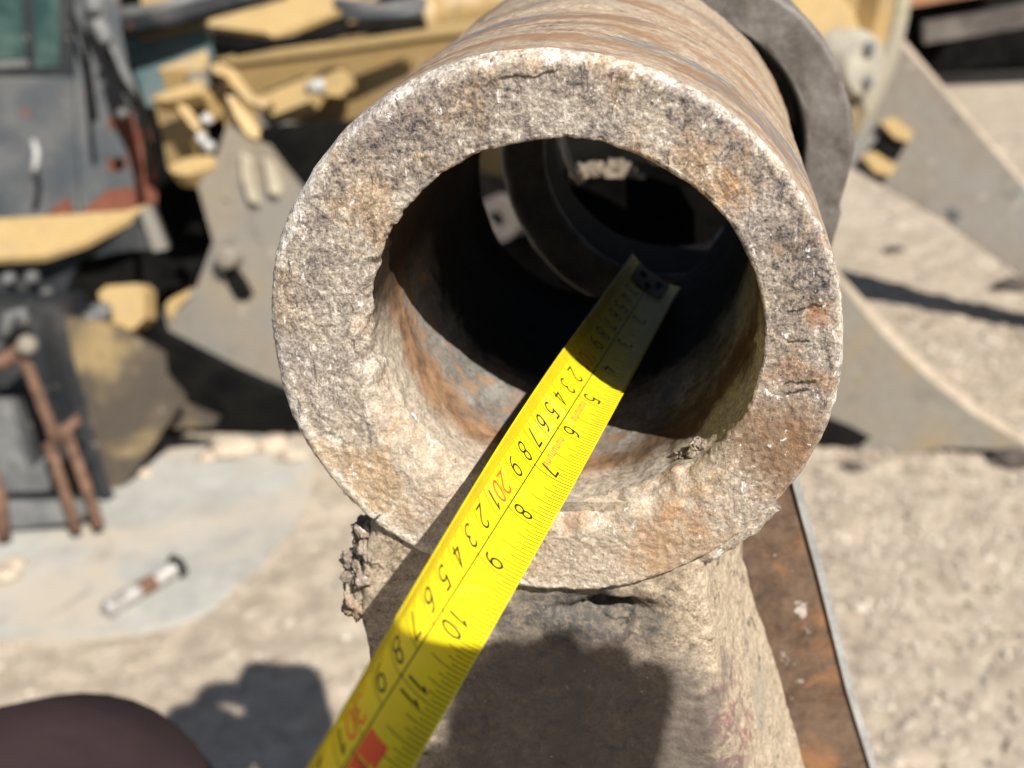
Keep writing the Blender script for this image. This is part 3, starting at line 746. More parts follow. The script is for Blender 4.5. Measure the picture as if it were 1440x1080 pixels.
# ------------------------------------------------------------------ photographer and phone (only the knee shows; the phone throws the shadow on the neck)
M_PHONE = simple("dark_glass_phone", (0.02, 0.02, 0.022), (0.03, 0.03, 0.032), 20, 0.2, 0.0)
def phone():
    x0, x1, y0, y1, r, f0, th = -0.014, 0.149, -0.013, 0.067, 0.011, -0.004, 0.008
    pts = []
    for cx, cy, a0 in ((x1-r, y1-r, 0), (x0+r, y1-r, 90), (x0+r, y0+r, 180), (x1-r, y0+r, 270)):
        pts += [cam2w(cx+r*math.cos(math.radians(a0+a)), cy+r*math.sin(math.radians(a0+a)), f0) for a in range(0, 91, 15)]
    bm = prism_bm(pts, -FWD*th)
    o = from_bm("smartphone", bm, M_PHONE); tag(o, "dark smartphone held in front of the boss, casting the rounded shadow on the neck", "phone")
phone()
def cloth_mat():
    m = Mat("dark_maroon_cloth", 0.95, 0, 0.1)
    n = m.noise(18, 6, 0.6); f = m.noise(900, 4, 0.7)
    m.bump(m.math('ADD', n, m.math('MULTIPLY', f, 0.1)), 0.4, 0.004)
    return m.done(m.mix(m.rng(n, 0.3, 0.7), (0.034, 0.021, 0.023), (0.045, 0.027, 0.028)))
M_CLOTH = cloth_mat()
def person():
    knee = P(70, 1232, 0.74)
    pel = CAM + Vector((-0.16, -0.62, -0.52))
    V = []; E = []; Rr = []
    def add(p, r, par=None):
        V.append(tuple(p)); Rr.append(r if isinstance(r, tuple) else (r, r))
        if par is not None: E.append((par, len(V)-1))
        return len(V)-1
    i0 = add(pel, (0.17, 0.13))
    t1 = add(pel + Vector((0.03, 0.03, 0.2)), (0.16, 0.12), i0); t2 = add(pel + Vector((0.08, 0.1, 0.42)), (0.19, 0.12), t1)
    t3 = add(pel + Vector((0.10, 0.14, 0.56)), 0.065, t2); h1 = add(pel + Vector((0.11, 0.18, 0.67)), 0.095, t3); add(pel + Vector((0.11, 0.19, 0.77)), 0.085, h1)
    for sx in (-1, 1):
        f1 = add(pel + Vector((0.12*sx, 0.02, -0.12)), 0.10, i0); f2 = add(pel + Vector((0.13*sx, 0.03, -0.42)), 0.08, f1)
        f3 = add(pel + Vector((0.13*sx, -0.03, GZ-pel.z+0.1)), 0.05, f2); add(pel + Vector((0.13*sx, 0.12, GZ-pel.z+0.04)), 0.045, f3)
    sl_ = add(pel + Vector((-0.14, 0.12, 0.44)), 0.065, t2); el = add(pel + Vector((-0.24, 0.24, 0.18)), 0.045, sl_); hand = tape_c(T1+1.2) - NN*0.05
    hl = add(hand + Vector((-0.06, -0.05, -0.01)), 0.030, el); add(hand, 0.034, hl)
    sr = add(pel + Vector((0.30, 0.12, 0.44)), 0.065, t2); er = add(cam2w(0.27, -0.22, -0.16), 0.042, sr); wr = add(cam2w(0.205, -0.02, -0.02), 0.026, er)
    pm = add(cam2w(0.183, 0.035, -0.012), 0.026, wr)
    for k, (fx, fy, top) in enumerate(((0.193, 0.080, 0.098), (0.180, 0.086, 0.103), (0.164, 0.090, 0.108), (0.148, 0.088, 0.107), )):
        b0 = add(cam2w(fx+0.002, 0.06, -0.017), 0.0125, pm); b1 = add(cam2w(fx, fy, -0.017), 0.0125, b0); add(cam2w(fx-0.008, top-0.006, -0.007), 0.0115, b1)
    th = add(cam2w(0.156, 0.02, -0.026), 0.012, pm); add(cam2w(0.13, 0.04, -0.024), 0.010, th)
    me = bpy.data.meshes.new("person"); bm = bmesh.new(); sk = bm.verts.layers.skin.verify(); bv = []
    for i, p in enumerate(V):
        v = bm.verts.new(p); v[sk].radius = Rr[i]; v[sk].use_root = (i == 0); bv.append(v)
    for x, y in E: bm.edges.new((bv[x], bv[y]))
    bm.to_mesh(me); bm.free()
    o = link("person", me, M_CLOTH)
    o.modifiers.new("skin", 'SKIN').use_smooth_shade = True
    sd = o.modifiers.new("sub", 'SUBSURF'); sd.levels = 2; sd.render_levels = 2
    tag(o, "photographer leaning over the boss, dark maroon knee filling the bottom left corner", "person")
    # the raised leg in dark maroon trousers: thigh, bent knee, shin
    A = knee + Vector((0.04, -0.60, 0.0)); B = knee + Vector((0, 0.02, 0.02)); Cc = knee + Vector((-0.03, -0.10, -0.62)); pts = []; rad = []
    for i in range(41):
        t = i/40; wv = (1-t)**2, 2*t*(1-t)*1.6, t*t; sm = sum(wv)
        pts.append((A*wv[0] + B*wv[1] + Cc*wv[2])/sm); rad.append(0.135 - 0.055*t + 0.012*math.exp(-((t-0.5)/0.15)**2))
    mid = pts[20]; sh_ = knee - mid
    pts = [p + sh_*(1-abs(i-20)/20.0) for i, p in enumerate(pts)]
    bm = tube_bm(pts, rad, 40)
    for v in bm.verts: v.co += (v.co-knee).normalized()*0.004*noise.noise(v.co*Vector((9, 9, 9)).x)
    t = from_bm("trousers", bm, M_CLOTH, o, smooth=True)
person()

# ------------------------------------------------------------------ background: left (thicknesses grow with the distances)
_tube, _lathe, _plate, _lump = tube_bm, lathe_bm, plate, lump
def tube_bm(pts, rad, seg=14, bm=None):
    return _tube(pts, [r*KB for r in rad] if isinstance(rad, (list, tuple)) else rad*KB, seg, bm)
def lathe_bm(c, axis, prof, seg=40, bm=None, closed=False):
    return _lathe(c, axis, [(r*KB, a*KB) for r, a in prof], seg, bm, closed)
def plate(name, px, p0, n, th, mat, parent=None, bev=0.003, seg=2):
    return _plate(name, px, p0, n, th*KB, mat, parent, bev, seg)
def lump(name, c, r, mat, parent=None, seed=0, sub=4, amp=0.45, squash=(1,1,1)):
    return _lump(name, c, r*KB, mat, parent, seed, sub, amp, squash)
YEL = (0.30, 0.20, 0.08)
M_YEL = worn_paint("faded_yellow_paint", YEL, (0.25, 0.18, 0.095), k_rust=0.70, k_dirt=0.60, scale=5)
M_YEL2 = worn_paint("sunlit_yellow_paint", (0.40, 0.28, 0.125), (0.31, 0.235, 0.14), k_rust=0.70, k_dirt=0.6, scale=7, off=3.1)  # lighter yellow for tops and lugs, sunlight put into the colour
M_CAB = worn_paint("blue_grey_cab_paint", (0.062, 0.07, 0.078), (0.115, 0.115, 0.112), (0.15, 0.055, 0.032), 0.52, 0.63, 5.5, 0.45)
M_CABD = worn_paint("dark_cab_paint", (0.016, 0.018, 0.021), (0.045, 0.045, 0.045), (0.12, 0.05, 0.03), 0.55, 0.68, 6, 0.45, 1.7)
M_TEAL = worn_paint("teal_grey_paint", (0.085, 0.135, 0.145), (0.15, 0.17, 0.17), (0.1, 0.06, 0.04), 0.6, 0.72, 6, 0.5, 2.2)
M_TAN = worn_paint("tan_grey_plate", (0.215, 0.182, 0.135), (0.185, 0.172, 0.152), (0.11, 0.07, 0.045), 0.5, 0.64, 5, 0.6, 4.0)
M_BLACK = simple("black_steel_and_shade", (0.004, 0.004, 0.004), (0.012, 0.011, 0.010), 12, 0.9, spec=0.04)  # black steel, also painted on plates that stand in for deep shade
M_DKBROWN = worn_paint("brown_plate_yellow_traces", (0.062, 0.050, 0.038), (0.24, 0.175, 0.085), (0.08, 0.055, 0.04), 0.56, 0.64, 5.5, 0.7, 1.2)
M_RUST = simple("rusty_rod", (0.06, 0.033, 0.022), (0.19, 0.105, 0.068), 40, 0.8)
M_GREY = simple("grey_steel", (0.085, 0.085, 0.085), (0.17, 0.17, 0.165), 15, 0.55, extra=[((0.3, 0.2, 0.12), 9, 0.6, 0.7, 0.5)])
M_BRIGHT = simple("bright_worn_metal", (0.30, 0.29, 0.28), (0.48, 0.47, 0.45), 40, 0.5, 0.2, 0.001)
M_DUST = simple("dusty_plate_grey", (0.27, 0.262, 0.238), (0.39, 0.378, 0.342), 5, 0.8, 0.3, 0.003, extra=[((0.42, 0.36, 0.285), 2.2, 0.47, 0.62, 0.85), ((0.15, 0.135, 0.115), 4.5, 0.62, 0.70, 0.6), ((0.26, 0.22, 0.17), 9, 0.56, 0.7, 0.6)])
def glass_mat():
    m = Mat("green_tinted_glass", 0.12, 0, 0.6)
    return m.done(m.mix(m.rng(m.noise(9, 4, 0.6, 0.8), 0.3, 0.7), (0.012, 0.035, 0.032), (0.06, 0.10, 0.085)))
M_GLASS = glass_mat()

# cab
cabN = Vector((0.25, -1, 0.10)).normalized(); cp = P(100, 200, 2.05)
cab = empty("machine_cab", G(60, 560), "battered blue grey machine cab with green tinted window and rust patches", "cab")
plate("door_panel", [(-200, 104), (103, 108), (106, 190), (112, 300), (60, 306), (-200, 316)], cp, cabN, 0.03, M_CAB, cab)
plate("corner_panel", [(104, -150), (160, -150), (170, 40), (196, 180), (214, 296), (114, 301), (106, 150)], cp + cabN*0.004, Vector((0.55, -1, 0.1)), 0.03, M_CAB, cab)
plate("window_frame", [(-200, -150), (101, -150), (103, 106), (-200, 102)], cp, cabN, 0.012, M_CABD, cab)
plate("window_pane", [(-200, -150), (24, -150), (36, 82), (-200, 92)], cp + cabN*0.006, cabN, 0.005, M_GLASS, cab, 0.001)
plate("window_pane", [(38, -150), (78, -150), (84, 92), (50, 96)], cp + cabN*0.006, cabN, 0.005, M_GLASS, cab, 0.001)
plate("sill_strip", [(-200, 96), (38, 84), (40, 94), (-200, 106)], cp + cabN*0.012, cabN, 0.01, M_GREY, cab, 0.001)
M_RUSTP = simple("flaked_red_rust", (0.11, 0.035, 0.02), (0.19, 0.07, 0.042), 20, 0.9)
rp = cp + cabN*0.008; rn_ = Vector((0.55, -1, 0.1))
for pts in ([(186, 152), (200, 150), (212, 190), (222, 250), (220, 290), (196, 292), (186, 240), (170, 185), (152, 178), (152, 166)],
            [(112, 300), (150, 268), (186, 262), (204, 290), (214, 300), (150, 306)], [(150, 225), (168, 220), (174, 238), (154, 242)], [(60, 306), (96, 276), (106, 300)]):
    plate("rust_patch", pts, rp, rn_, 0.002, M_RUSTP, cab, 0.0004)
from_bm("door_handle", tube_bm([P(47, 198, 1.99), P(52, 214, 1.975), P(50, 232, 1.975), P(46, 248, 1.99)], 0.0055), M_BRIGHT, cab, smooth=True)
from_bm("corner_pipe", tube_bm([P(128, -30, 1.98), P(136, 30, 1.98), P(152, 62, 1.98), P(178, 110, 1.98), P(200, 180, 1.98)], [0.016, 0.018, 0.012, 0.010, 0.009]), M_GREY, cab, smooth=True)
for (x, y, r) in ((133, 12, 0.016), (148, 54, 0.013), (172, 160, 0.013)):
    lump("bracket_bolt", P(x, y, 1.955), r*0.8, M_GREY, cab, seed=x, sub=2, amp=0.3)
# yellow ledge under it
ledge = empty("cab_ledge", G(80, 560), "sunlit cream yellow ledge plate jutting out below the cab door", "ledge")
pl = P(100, 330, 1.90); nl = Vector((0.05, -0.45, 1)).normalized()
plate("ledge_top", [(-200, 318), (60, 304), (180, 296), (208, 287), (186, 304), (120, 340), (60, 360), (-200, 372)], pl, nl, 0.012, M_YEL2, ledge, 0.002)
plate("ledge_skirt", [(-200, 372), (60, 360), (140, 332), (186, 306), (212, 288), (236, 350), (180, 352), (110, 366), (88, 424), (20, 436), (-200, 440)], pl + Vector((0, 0.03, -0.01)), Vector((0.3, -1, 0.15)), 0.04, M_CABD, ledge)
plate("skirt_lug", [(196, 296), (212, 290), (236, 350), (216, 354)], pl + Vector((0, 0.02, 0)), Vector((0.3, -1, 0.15)), 0.02, M_TAN, ledge)
for (x, y) in ((12, 392), (44, 390), (36, 424), (66, 414)):
    from_bm("skirt_bolt", lathe_bm(P(x, y, 1.885), Vector((0.2, -1, 0.2)), [(0.010, -0.012), (0.010, 0.006), (0.006, 0.010)], 8), M_GREY, ledge)
# undercarriage: deep shade behind everything on the left, drawn as black plates
und = empty("undercarriage", G(200, 600), "undercarriage beneath the cab, its deep shade drawn as black plates", "machine part")
up = P(250, 480, 2.32)
plate("side_shade", [(-200, 330), (140, 340), (240, 250), (300, 190), (420, 180), (560, 170), (700, 345), (1000, 300), (1000, 560), (620, 560), (440, 640), (424, 618), (330, 606), (250, 640), (150, 730), (-200, 730)], up, Vector((0.05, -1, 0.0)), 0.05, M_BLACK, und, 0.01)
plate("deck_shade", [(-300, -250), (1010, -250), (1010, 260), (760, 300), (500, 300), (-300, 300)], P(400, 150, 2.85), Vector((0, -1, 0)), 0.1, M_BLACK, und, 0.01)
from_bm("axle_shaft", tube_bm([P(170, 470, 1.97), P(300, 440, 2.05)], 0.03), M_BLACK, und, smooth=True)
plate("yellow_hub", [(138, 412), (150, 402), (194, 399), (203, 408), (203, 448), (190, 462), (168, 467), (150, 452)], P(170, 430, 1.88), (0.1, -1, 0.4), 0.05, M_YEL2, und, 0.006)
plate("lower_shade", [(190, 450), (330, 525), (400, 556), (520, 580), (700, 560), (700, 640), (430, 640), (420, 620), (330, 606), (262, 602), (236, 640), (150, 735), (100, 735)], P(330, 600, 1.99), (0, -1, 0), 0.05, M_BLACK, und, 0.004)
for i, (x, y, r) in enumerate([(120, 462, 0.019), (132, 450, 0.017), (142, 440, 0.017), (108, 470, 0.014)]):
    lump("grease_nut", P(x, y, 1.86), r, M_GREY, und, seed=i+40, sub=3, amp=0.35)
plate("lower_guard", [(160, 570), (236, 560), (306, 588), (298, 600), (232, 604)], P(250, 590, 1.88), Vector((0.1, -1, 0.3)), 0.02, M_DKBROWN, und)
# brown guard plate
gp = empty("guard_plate", G(160, 690), "leaning brown guard plate with worn yellow paint traces beside the rusty rods", "steel plate")
plate("plate_face", [(66, 444), (150, 456), (170, 462), (232, 500), (236, 530), (262, 560), (230, 604), (182, 676), (150, 700), (104, 690), (78, 520)], P(160, 600, 1.80), Vector((0.42, -1, 0.12)), 0.02, M_DKBROWN, gp, 0.004)
plate("plate_edge", [(58, 436), (74, 440), (92, 520), (140, 690), (150, 704), (118, 704), (70, 530)], P(100, 600, 1.77), Vector((-0.3, -1, 0.1)), 0.02, M_CABD, gp, 0.004)
# dark box with rods
bx = empty("battery_box", G(40, 730), "dark grey battery box with bent rusty step rods at the left edge", "box")
plate("box_body", [(-200, 430), (62, 436), (84, 520), (120, 690), (-200, 712)], P(40, 600, 1.80), Vector((0.1, -1, 0.15)), 0.15, M_CABD, bx, 0.01)
plate("bottom_rail", [(-200, 708), (112, 702), (130, 712), (108, 734), (-200, 768)], P(60, 730, 1.70), Vector((0.0, -1, 0.5)), 0.03, M_GREY, bx, 0.004)
plate("front_cover", [(-200, 560), (14, 562), (40, 664), (66, 640), (70, 690), (-200, 702)], P(20, 640, 1.74), Vector((0.1, -1, 0.25)), 0.02, M_GREY, bx, 0.005)
for pts, r in (([(28, 486), (48, 540), (70, 596), (78, 622)], 0.0085), ([(68, 622), (86, 676), (108, 748)], 0.0085), ([(92, 606), (116, 670), (140, 742)], 0.0085), ([(80, 622), (88, 606), (112, 588)], 0.008), ([(-40, 520), (10, 506), (38, 486)], 0.012), ([(-20, 640), (0, 700), (6, 760)], 0.010)):
    from_bm("step_rod", tube_bm([P(x, y, 1.68) for x, y in pts], r), M_RUST, bx, smooth=True)
from_bm("cable", tube_bm([P(6, 470, 1.70), P(14, 444, 1.70), P(30, 440, 1.70), P(36, 456, 1.70)], 0.010), M_GREY, bx, smooth=True)
lump("rod_knob", P(38, 486, 1.66), 0.015, M_TAN, bx, seed=5, sub=3, amp=0.2)

# long yellow boom
bp = P(500, 120, 2.25); bN = Vector((-0.12, -1, 0.0)).normalized()
boom = empty("yellow_boom", P(520, 240, 2.25), "long faded yellow boom lying level behind the muddy boss", "machine boom")
plate("boom_side", [(306, 92), (330, 88), (450, 74), (600, 52), (680, 44), (740, 46), (762, 56), (762, 258), (690, 246), (600, 214), (500, 192), (360, 176)], bp, bN, 0.10, M_YEL, boom, 0.006)
plate("boom_flange", [(300, 84), (330, 78), (450, 64), (600, 44), (680, 34), (760, 38), (760, 47), (680, 44), (600, 53), (450, 75), (330, 90)], bp + bN*0.012, bN, 0.14, M_YEL2, boom, 0.003)
plate("boom_lug", [(364, 142), (372, 128), (428, 106), (440, 110), (446, 126), (436, 142), (386, 162), (372, 158)], P(400, 135, 2.19), (-0.25, -0.8, 0.75), 0.03, M_YEL2, boom, 0.003, 1)
from_bm("boom_pin", tube_bm([P(434, 126, 2.17), P(456, 118, 2.17)], 0.013, 16), M_BRIGHT, boom, smooth=True)
plate("pin_boss", [(446, 104), (456, 96), (476, 94), (490, 104), (491, 122), (480, 136), (458, 134), (447, 122)], P(466, 116, 2.19), (-0.1, -1, 0.3), 0.03, M_YEL2, boom, 0.004, 1)
plate("boom_weld_plate", [(346, 150), (372, 160), (400, 170), (450, 178), (500, 186), (500, 192), (420, 186), (352, 176)], P(420, 172, 2.2), (-0.1, -1, 0.2), 0.02, M_TAN, boom, 0.002, 1)
from_bm("lower_lug", lathe_bm(P(704, 306, 2.10), Vector((-0.2, -1, 0.1)), [(0.042, -0.06), (0.042, 0.02), (0.016, 0.025), (0.014, 0.0)], 24), simple("dull_brown_lug", (0.07, 0.06, 0.052), (0.14, 0.12, 0.105), 8, 0.8), boom, angle=40)
# yellow lever bracket, a cluster of lugs
br = empty("lever_bracket", P(300, 300, 1.95), "faded yellow lever bracket with curved lugs at the end of the boom", "bracket")
q = P(290, 170, 1.95)
plate("back_plate", [(214, 134), (240, 128), (262, 150), (270, 196), (266, 226), (300, 222), (310, 230), (262, 246), (236, 236), (228, 190)], q, Vector((-0.15, -1, 0.1)), 0.03, M_YEL, br, 0.006)
plate("top_tab", [(222, 96), (290, 70), (292, 84), (284, 100), (226, 99)], q + Vector((0, 0.02, 0)), Vector((0, -0.7, 1)), 0.012, M_YEL2, br, 0.003)
plate("top_tab_front", [(226, 100), (284, 101), (282, 124), (262, 130), (232, 126)], q, Vector((-0.1, -1, 0)), 0.02, M_YEL, br, 0.003)
def strap(name, pts, wd, d, n, th, mat, par):
    L = []; R_ = []
    for i, p in enumerate(pts):
        q0, q1 = pts[max(i-1, 0)], pts[min(i+1, len(pts)-1)]; dx, dy = q1[0]-q0[0], q1[1]-q0[1]; k = math.hypot(dx, dy); h = (wd[i] if isinstance(wd, (list, tuple)) else wd)/2
        L.append((p[0]-dy/k*h, p[1]+dx/k*h)); R_.append((p[0]+dy/k*h, p[1]-dx/k*h))
    m_ = pts[len(pts)//2]
    return plate(name, L + R_[::-1], P(m_[0], m_[1], d), n, th, mat, par, 0.005, 3)
YE = M_YEL2
for nm, pts, d, n_, th, m_ in (
    ("upper_lever", [(212, 140), (232, 128), (258, 120), (280, 112), (288, 122), (282, 132), (254, 138), (236, 142)], 1.90, (-0.2, -0.7, 0.8), 0.03, YE),
    ("edge_strip", [(246, 142), (256, 142), (276, 164), (292, 186), (286, 192), (268, 176), (256, 160)], 1.89, (0.4, -0.8, 0.5), 0.03, YE),
    ("lower_jaw", [(236, 236), (262, 222), (296, 218), (310, 227), (300, 234), (264, 247), (244, 244)], 1.89, (-0.1, -0.6, 0.9), 0.03, YE),
    ("link_arm_tab", [(262, 104), (282, 98), (294, 116), (290, 134), (278, 138), (270, 122)], 1.91, (0.2, -1, 0.1), 0.02, M_TAN),
    ("curved_lug", [(296, 92), (312, 88), (330, 98), (342, 116), (356, 134), (382, 144), (372, 152), (346, 142), (330, 124), (318, 108), (300, 102)], 1.90, (0.1, -0.9, 0.5), 0.03, YE),
    ("centre_lug", [(318, 134), (330, 136), (348, 160), (366, 184), (362, 196), (348, 190), (332, 166)], 1.87, (0.4, -0.8, 0.6), 0.03, YE),
    ("grease_pad", [(322, 164), (340, 186), (362, 197), (366, 206), (346, 208), (322, 196)], 1.88, (0.1, -1, 0), 0.02, M_DKBROWN)):
    plate(nm, pts, P(pts[0][0], pts[0][1], d), n_, th, m_, br, 0.0015, 1)
plate("side_cheek", [(292, 130), (314, 120), (340, 124), (356, 160), (364, 186), (346, 204), (320, 196), (314, 160), (300, 172), (290, 160)], q + Vector((0, 0.03, 0)), Vector((0.2, -1, 0)), 0.03, M_YEL, br, 0.006)
for (x, y, r) in ((290, 168, 0.010), (284, 196, 0.010), (294, 206, 0.011)):
    lump("link_bolt", P(x, y, 1.88), r, M_BRIGHT, br, seed=x, sub=2, amp=0.3)
plate("lug_gap_shade", [(258, 130), (284, 124), (300, 172), (316, 180), (318, 230), (280, 226), (270, 180)], q + Vector((0, 0.08, 0)), Vector((0, -1, 0)), 0.01, M_BLACK, br)  # black plate stands in for the shade between the lugs
# tan stabiliser leg
M_TANR = simple("sunlit_weld_rib", (0.30, 0.26, 0.19), (0.42, 0.37, 0.28), 20, 0.7)  # ribs coloured pale, their highlights put into the paint
leg = empty("stabiliser_leg", P(360, 560, 1.95), "flat tan grey stabiliser leg plate hanging below the yellow lever bracket", "machine part")
lp = P(330, 380, 1.92); ln_ = Vector((0.1, -1, 0.12)).normalized()
plate("leg_plate", [(318, 178), (352, 200), (374, 206), (396, 236), (430, 276), (500, 400), (520, 600), (440, 580), (390, 552), (330, 530), (252, 514), (230, 440), (236, 424), (276, 404), (300, 340), (278, 262), (304, 222)], lp, ln_, 0.03, M_TAN, leg, 0.004)
plate("leg_rib", [(338, 214), (352, 224), (358, 262), (364, 288), (350, 282), (340, 250)], lp + ln_*0.02, ln_, 0.03, M_TANR, leg, 0.006)
plate("leg_rib", [(370, 222), (386, 232), (396, 262), (392, 276), (378, 270)], lp + ln_*0.02, ln_, 0.03, M_TANR, leg, 0.006)
from_bm("pivot_pin", lathe_bm(P(318, 362, 1.89), Vector((-0.1, -1, 0.2)), [(0.019, -0.03), (0.019, 0.006), (0.014, 0.010), (0.008, 0.010)], 22), M_TAN, leg, angle=40)
plate("slot_hole", [(314, 378), (330, 372), (348, 398), (356, 414), (346, 424), (332, 420), (320, 400)], lp + ln_*0.006, ln_, 0.01, M_BLACK, leg, 0.002)
plate("edge_strip", [(232, 430), (238, 422), (262, 410), (268, 416), (250, 432), (240, 452)], lp + ln_*0.012, ln_, 0.03, M_YEL2, leg, 0.003)
# things over the boom: yellow hood plate, cylinder, bars
hood = empty("hood_plate", P(390, 60, 2.4), "folded yellow hood plate resting above the boom near the top edge", "steel plate")
plate("hood_top", [(290, 36), (324, -30), (560, -40), (480, 14), (384, 52), (372, 46)], P(390, 20, 2.40), Vector((0.0, -0.55, 1)), 0.012, M_YEL2, hood, 0.003)
plate("hood_fold", [(372, 45), (384, 51), (480, 14), (560, -40), (566, -26), (486, 24), (388, 56)], P(390, 40, 2.37), Vector((0.5, -1, 0.5)), 0.012, M_YEL, hood, 0.003)
cyl = empty("yellow_cylinder", P(680, 20, 2.5), "round yellow hydraulic cylinder behind the boom at the top edge", "cylinder")
from_bm("barrel", tube_bm([P(588, 26, 2.5), P(600, 24, 2.5), P(700, 6, 2.55), P(800, -20, 2.6)], [0.055, 0.06, 0.06, 0.06], 28), M_YEL, cyl, smooth=True)
from_bm("end_collar", lathe_bm(P(594, 26, 2.49), P(700, 6, 2.55)-P(588, 26, 2.5), [(0.066, -0.012), (0.066, 0.012), (0.03, 0.014)], 28), M_YEL2, cyl, angle=40)
tb = empty("teal_cover", P(240, 130, 2.3), "teal grey cover panel between the cab and the yellow bracket", "panel")
plate("cover_face", [(168, 44), (286, 30), (300, 66), (296, 100), (240, 150), (206, 150)], P(240, 90, 2.28), Vector((0.1, -1, 0.1)), 0.02, M_TEAL, tb, 0.004)
plate("cover_stripe", [(196, 50), (284, 28), (284, 40), (200, 58)], P(240, 40, 2.25), Vector((0.1, -1, 0.1)), 0.01, M_YEL, tb, 0.002)
bars = empty("roof_bars", P(250, 40, 2.2), "grey blue guard bars slanting across the top left corner", "guard bars")
for pts, r, m in (([(150, 46), (240, 26), (330, 2), (400, -16)], 0.020, M_CABD), ([(140, 24), (220, 14), (300, -8)], 0.013, M_GREY), ([(470, 4), (540, 14), (600, 2)], 0.012, M_GREY), ([(480, 22), (560, 22), (596, 14)], 0.010, M_CAB)):
    from_bm("guard_bar", tube_bm([P(x, y, 2.2) for x, y in pts], r), m, bars, smooth=True)
for pts, r in (([(300, 66), (380, 62), (450, 52), (520, 34), (590, 30)], 0.010), ([(330, 74), (410, 58), (470, 40), (530, 44), (600, 34)], 0.008), ([(150, 70), (166, 110), (196, 150), (206, 200), (210, 250)], 0.007), ([(100, 20), (120, 60), (128, 120), (134, 170)], 0.005)):
    from_bm("hydraulic_hose", tube_bm([P(x, y, 2.1 if x > 290 else 1.96) for x, y in pts], r), M_BLACK, bars, smooth=True)
plate("yellow_guard_plate", [(196, -20), (242, -24), (244, 6), (200, 16)], P(220, 0, 2.26), Vector((0, -1, 0.2)), 0.01, M_YEL2, bars, 0.002)
plate("hose_bracket", [(484, 10), (494, 12), (506, 44), (496, 48)], P(490, 30, 2.3), Vector((0, -1, 0)), 0.02, M_YEL2, bars, 0.002)

# ------------------------------------------------------------------ scrap plate and pin, left
def ground_disc():
    H = 0.010
    out = [(-400, 905), (-150, 902), (0, 896), (90, 894), (160, 890), (225, 877), (262, 869), (300, 851), (338, 818), (372, 786), (408, 748), (432, 706), (444, 668), (440, 640), (420, 622), (372, 612), (330, 610), (270, 622), (200, 650), (-400, 800)]
    pts = [G(x, y, GZ+H) for x, y in out]
    bm = prism_bm(pts, Vector((0, 0, -0.03))); bevel(bm, 0.003)
    o = from_bm("scrap_plate", bm, M_DUST, angle=30)
    tag(o, "large flat dusty grey steel plate lying on the ground at the left", "steel plate")
    return GZ + H
PZ = ground_disc()
M_PIN = simple("dull_silver_pin", (0.25, 0.24, 0.22), (0.5, 0.48, 0.45), 60, 0.4, 0.4, 0.002, metal=0.25, extra=[((0.16, 0.09, 0.05), 40, 0.54, 0.64, 0.8)])
pin = empty("loose_pin", G(200, 830, PZ), "dull silver loose pin with rusty middle lying on the flat dusty plate", "pin")
a = G(148, 858, PZ+0.0172); b = G(246, 800, PZ+0.0172)
a.z = b.z = PZ+0.0172
from_bm("shank", tube_bm([a, a.lerp(b, 0.45)], 0.0118, 20), M_PIN, pin, angle=40)
from_bm("rusty_band", tube_bm([a.lerp(b, 0.45), a.lerp(b, 0.68)], 0.0112, 20), M_RUST, pin, angle=40)
from_bm("threaded_end", lathe_bm(a.lerp(b, 0.68), b-a, [(0.0122 if i % 2 else 0.0104, (b-a).length*0.32*i/12/KB) for i in range(13)], 20), M_PIN, pin, angle=60)
from_bm("pin_head", lathe_bm(b, b-a, [(0.019, 0), (0.019, 0.007), (0.014, 0.010)], 6), M_BLACK, pin)
for i, (x, y, r) in enumerate([(330, 634, 0.032), (384, 630, 0.026), (296, 644, 0.016), (412, 644, 0.02), (20, 796, 0.014), (8, 812, 0.018), (205, 667, 0.012)]):
    p = G(x, y, PZ)
    o = lump("rubble_stone", (p.x, p.y, PZ+r*0.35), r, M_PALEMUD, None, seed=60+i, sub=3, amp=0.4, squash=(1.2, 1, 0.5))
    tag(o, ["large pale rubble lump at the back of the flat plate, below the tan leg", "second pale rubble lump, nearest the boss's dark gap", "small pale rubble lump beside the brown guard plate's foot",
            "pale rubble lump closest to the muddy boss, at the plate's far rim", "grey pale stone at the left edge beside the step rods' foot", "lowest pale stone at the left edge on the flat plate", "tiny stone alone in the middle of the flat plate"][i], "stone", "rubble stones on the flat plate")

# ------------------------------------------------------------------ background: right
M_PL = worn_paint("grey_blade_paint", (0.19, 0.168, 0.135), (0.23, 0.165, 0.085), (0.2, 0.15, 0.09), 0.6, 0.72, 4, 0.6, 0.5)
M_PLG = worn_paint("grey_leg_paint", (0.18, 0.155, 0.125), (0.185, 0.18, 0.165), (0.16, 0.12, 0.09), 0.55, 0.74, 3.5, 0.6, 2.5)
M_TANE = simple("sunny_tan_edge", (0.27, 0.215, 0.155), (0.40, 0.33, 0.25), 20, 0.7)  # edges coloured lighter to show the sun on them
bl = empty("blade_plate", G(1300, 632), "grey curved blade plate on the ground right of the boss", "steel plate")
bpn = Vector((-0.15, -1, 0.35)).normalized(); bpp = G(1300, 640)
plate("blade_shadow", [(1140, 580), (1196, 600), (1240, 622), (1264, 645), (1228, 648), (1140, 622)], P(1200, 620, 1.80), (0, -1, 0.2), 0.03, M_BLACK, bl, 0.003)  # added black plate that draws the shadow under the blade's corner
plate("blade_face", [(1090, 300), (1185, 402), (1240, 470), (1300, 528), (1370, 584), (1446, 628), (1450, 644), (1400, 632), (1330, 630), (1250, 644), (1180, 620), (1090, 600)], bpp, bpn, 0.03, M_PL, bl, 0.003)
